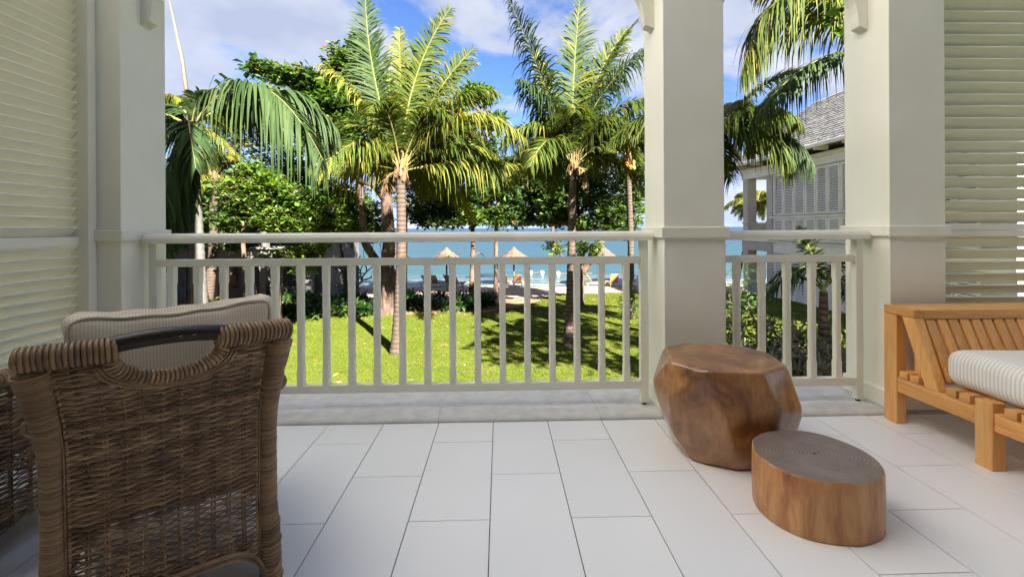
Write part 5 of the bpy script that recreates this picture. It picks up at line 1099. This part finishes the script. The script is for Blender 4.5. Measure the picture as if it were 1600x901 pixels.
# hanging vine with round leaves by the old trunk
t = thing('hanging_vine', 'thin vine with round leaves hanging from the old spreading tree', 'vine', (-5.22, 20.00, 0.65)); v_ = MB(); lv = MB(); rgv = np.random.default_rng(9)
for dx in (-.75, -.35, .0):
    pts = [(dx + .06 * math.sin(u * 7 + dx), 0, 1.6 - 2.9 * u) for u in np.linspace(0, 1, 14)]; v_.tube(pts, .012, 4); leaf_set(lv, np.array(pts)[2::2], 2, .16, rgv, asp=.75)
v_.obj('stem', M['bark'], t); lv.obj('leaves', M['leaf_dark'], t)

# ================================================================== villas
def shutter_panel(t, axis, u0, u1, z0, z1, plane, out, slat_pitch=.085, mid=None):
    """louvred panel: frame, and its slats as one joined child; axis 'y' = runs along y on the plane x = plane facing -x; 'x' = runs along x facing -y"""
    f = MB(); s = MB(); fw = .09
    def bx(mb, a, b, d0, d1, c, e):
        if axis == 'y': mb.box(plane + out * d1, plane + out * d0, a, b, c, e) if out < 0 else mb.box(plane + d0, plane + d1, a, b, c, e)
        else: mb.box(a, b, plane - d1, plane - d0, c, e)
    bx(f, u0, u0 + fw, .002, .06, z0, z1); bx(f, u1 - fw, u1, .002, .06, z0, z1); bx(f, u0 + fw, u1 - fw, .002, .058, z0, z0 + fw); bx(f, u0 + fw, u1 - fw, .002, .058, z1 - fw, z1)
    fo = f.obj('shutter_panel', M['villa_pale'], t)
    k_ = MB(); bx(k_, u0 + fw, u1 - fw, .001, .006, z0 + fw, z1 - fw); k_.obj('gap_shade', M['villa_dark'], fo)  # dark sheet added behind the slats: gap shade put into its colour
    z = z0 + fw + .02
    while z < z1 - fw - .03:
        if axis == 'y': s.prism([(plane + out * .022, z + .046), (plane + out * .05, z), (plane + out * .058, z + .008), (plane + out * .03, z + .054)], 'y', u0 + fw, u1 - fw)
        else: s.prism([(plane - .012, z + .055), (plane - .05, z), (plane - .058, z + .012), (plane - .02, z + .067)], 'x', u0 + fw, u1 - fw)
        z += slat_pitch
    s.obj('slats', M['villa_pale'], fo, kind='stuff')
t = thing('villa', 'grey louvred villa with a shingled hip roof seen in the right bay', 'villa', (0, 0, 0), 0, None)
XF = 15.5
MB().box(XF, XF + 5.4, 13.0, 25.0, -3.6, 4.62).obj('wall', M['villa'], t)
MB().box(XF - .05, XF + 5.5, 25.001, 28.2, -.38, .18).obj('balcony_floor', M['villa'], t, bevel=.01)
MB().box(XF - .12, XF + .0, 24.6, 28.35, .181, .26).obj('floor_edge', M['villa_pale'], t, bevel=.01)
MB().box(XF - .03, XF - .002, 13.0, 24.998, -.42, .14).obj('floor_band', M['villa_pale'], t, bevel=.01)
MB().box(XF - .10, XF - .002, 13.0, 24.6, .142, .22).obj('floor_moulding', M['villa_pale'], t, bevel=.01)
MB().box(XF - .10, XF - .002, 13.0, 25.2, 1.52, 1.62).obj('sill', M['villa_pale'], t, bevel=.01)
MB().box(XF - .06, XF - .002, 13.0, 28.2, 4.02, 4.40).obj('cornice', M['villa_pale'], t, bevel=.01)
MB().box(XF - .14, XF - .002, 13.0, 28.2, 4.402, 4.60).obj('cornice_cap', M['villa_pale'], t, bevel=.01)
MB().box(XF + .001, XF + 5.3, 25.002, 28.2, 4.05, 4.6).obj('balcony_beam', M['villa'], t)
for y, x in ((25.05, XF - .02), (27.55, XF - .02), (27.55, XF + 4.8)):
    MB().box(x, x + .55, y, y + .55, .265, 4.04).obj('column', M['villa'], t, bevel=.01)
    MB().box(x - .04, x + .59, y - .04, y + .59, 1.24, 1.36).obj('column_band', M['villa'], t, bevel=.01)
    MB().box(x, x + .55, y, y + .55, -3.6, -.39).obj('column', M['villa'], t, bevel=.01)
MB().box(XF + .1, XF + .18, 25.61, 27.54, 1.22, 1.30).obj('balcony_rail', M['villa'], t)
MB().box(XF + .11, XF + .17, 25.61, 27.54, .36, .42).obj('balcony_rail', M['villa'], t)
bm_ = MB().box(-.03, .03, -.03, .03, .42, 1.22).mesh('baluster', M['villa'])
for i in range(12): link('baluster', bm_, t, loc=(XF + .14, 25.70 + i * .16, 0))
for i in range(12): link('baluster', bm_, t, loc=(XF + .14, 25.70 + i * .16, -3.55))
MB().box(XF + .1, XF + .18, 25.61, 27.54, -2.33, -2.25).obj('ground_rail', M['villa'], t)
ye = [24.9, 24.02, 23.15, 22.28, 21.5, 20.72, 19.92, 19.1, 18.25, 17.4, 16.55, 15.7, 14.85, 14.0]
for a, b in zip(ye[1:], ye[:-1]):
    shutter_panel(t, 'y', a + .02, b - .02, 1.68, 3.96, XF, -1); shutter_panel(t, 'y', a + .02, b - .02, .30, 1.50, XF, -1); shutter_panel(t, 'y', a + .02, b - .02, -3.1, -.62, XF, -1)
# hip roof in stepped shingle courses
ex0, ex1, ey0, ey1, ez, rise = XF - .9, XF + 6.3, 12.0, 28.9, 4.86, 3.35
nC = 24; half = (ex1 - ex0) / 2
rgsh = np.random.default_rng(8)
rfm = MB()
for k in range(nC):
    a, b = k / nC, (k + 1.12) / nC; za, zb_ = ez + rise * a + .05, ez + rise * min(b, 1) + .012
    da, db = half * a, half * min(b, 1)
    A_ = [(ex0 + da, ey0 + da), (ex1 - da, ey0 + da), (ex1 - da, ey1 - da), (ex0 + da, ey1 - da)]; B_ = [(ex0 + db, ey0 + db), (ex1 - db, ey0 + db), (ex1 - db, ey1 - db), (ex0 + db, ey1 - db)]
    for i in range(4):
        j = (i + 1) % 4; Ln = math.hypot(A_[j][0] - A_[i][0], A_[j][1] - A_[i][1]); nS = max(1, int(Ln / .24))
        for q in range(nS):
            u0, u1 = q / nS, (q + .94) / nS; dz = rgsh.uniform(-.012, .018)
            def pt(Q, u, z): return (Q[i][0] + (Q[j][0] - Q[i][0]) * u, Q[i][1] + (Q[j][1] - Q[i][1]) * u, z)
            V = [pt(A_, u0, za + dz), pt(A_, u1, za + dz), pt(B_, u1, zb_), pt(B_, u0, zb_), pt(A_, u0, za + dz - .05), pt(A_, u1, za + dz - .05)]
            rfm.add(V, [(0, 1, 2, 3), (4, 5, 1, 0)])
ro = rfm.obj('roof_shingles', M['shingle'], t, kind='stuff')
MB().add([(ex0, ey0, ez), (ex1, ey0, ez), (ex1, ey1, ez), (ex0, ey1, ez), (ex0 + half, ey0 + half, ez + rise), (ex0 + half, ey1 - half, ez + rise)], [(0, 1, 4), (1, 2, 5, 4), (2, 3, 5), (3, 0, 4, 5), (3, 2, 1, 0)]).obj('roof', M['shingle'], t)
gm = MB(); gm.box(ex0 - .10, ex0 - .002, ey0, ey1, ez - .14, ez + .03); gm.box(ex0 - .1, ex1 + .1, ey1 + .002, ey1 + .1, ez - .14, ez + .03); gm.obj('gutter', M['villa_pale'], t, bevel=.02)
for i in range(9): MB().box(ex0 + .1, XF - .145, 13.5 + i * 1.75, 13.6 + i * 1.75, ez - .22, ez - .004).obj('rafter', M['villa_pale'], t)

t = thing('villa', 'shaded grey villa hidden behind trees and palms in the left bay', 'villa', (0, 0, 0), 0, None)
YV = 27.0
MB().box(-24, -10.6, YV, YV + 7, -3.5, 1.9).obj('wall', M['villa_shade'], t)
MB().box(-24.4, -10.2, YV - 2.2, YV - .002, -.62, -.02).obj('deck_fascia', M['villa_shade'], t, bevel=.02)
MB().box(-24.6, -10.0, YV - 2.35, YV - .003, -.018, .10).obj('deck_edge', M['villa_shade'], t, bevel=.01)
for x in (-20.5, -18.2, -15.8, -13.2, -10.75):
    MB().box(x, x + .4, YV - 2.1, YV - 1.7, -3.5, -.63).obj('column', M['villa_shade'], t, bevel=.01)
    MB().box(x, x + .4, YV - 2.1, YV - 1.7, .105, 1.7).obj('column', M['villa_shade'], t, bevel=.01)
rfm = MB()
for k in range(12):
    a, b = k / 12, (k + 1.15) / 12; y0, y1 = YV - 3.0 + 6.5 * a, YV - 3.0 + 6.5 * b; z0, z1 = 1.85 + 1.9 * a + .05, 1.85 + 1.9 * b
    for q in range(60):
        xa, xb = -25 + q * .253, -25 + q * .253 + .24; rfm.add([(xa, y0, z0), (xb, y0, z0), (xb, y1, z1), (xa, y1, z1), (xa, y0, z0 - .05), (xb, y0, z0 - .05)], [(0, 1, 2, 3), (4, 5, 1, 0)])
rfm.obj('roof_shingles', M['shingle'], t, kind='stuff')
MB().prism([(YV - 3.0, 1.80), (YV + 3.5, 3.7), (YV + 10, 1.80)], 'x', -25, -9.8).obj('roof', M['shingle'], t)
MB().box(-25, -9.75, YV - 3.1, YV - 3.002, 1.68, 1.86).obj('gutter', M['villa_shade'], t, bevel=.02)
for x0, x1, z0, z1 in ((-19.9, -18.6, -3.3, -.8), (-17.6, -16.2, -3.3, -.8), (-15.0, -13.7, -3.3, -.8), (-12.6, -11.2, -3.3, -.8), (-19.9, -18.6, .2, 1.6), (-17.6, -16.2, .2, 1.6), (-15.0, -13.7, .2, 1.6), (-12.6, -11.2, .2, 1.6)):
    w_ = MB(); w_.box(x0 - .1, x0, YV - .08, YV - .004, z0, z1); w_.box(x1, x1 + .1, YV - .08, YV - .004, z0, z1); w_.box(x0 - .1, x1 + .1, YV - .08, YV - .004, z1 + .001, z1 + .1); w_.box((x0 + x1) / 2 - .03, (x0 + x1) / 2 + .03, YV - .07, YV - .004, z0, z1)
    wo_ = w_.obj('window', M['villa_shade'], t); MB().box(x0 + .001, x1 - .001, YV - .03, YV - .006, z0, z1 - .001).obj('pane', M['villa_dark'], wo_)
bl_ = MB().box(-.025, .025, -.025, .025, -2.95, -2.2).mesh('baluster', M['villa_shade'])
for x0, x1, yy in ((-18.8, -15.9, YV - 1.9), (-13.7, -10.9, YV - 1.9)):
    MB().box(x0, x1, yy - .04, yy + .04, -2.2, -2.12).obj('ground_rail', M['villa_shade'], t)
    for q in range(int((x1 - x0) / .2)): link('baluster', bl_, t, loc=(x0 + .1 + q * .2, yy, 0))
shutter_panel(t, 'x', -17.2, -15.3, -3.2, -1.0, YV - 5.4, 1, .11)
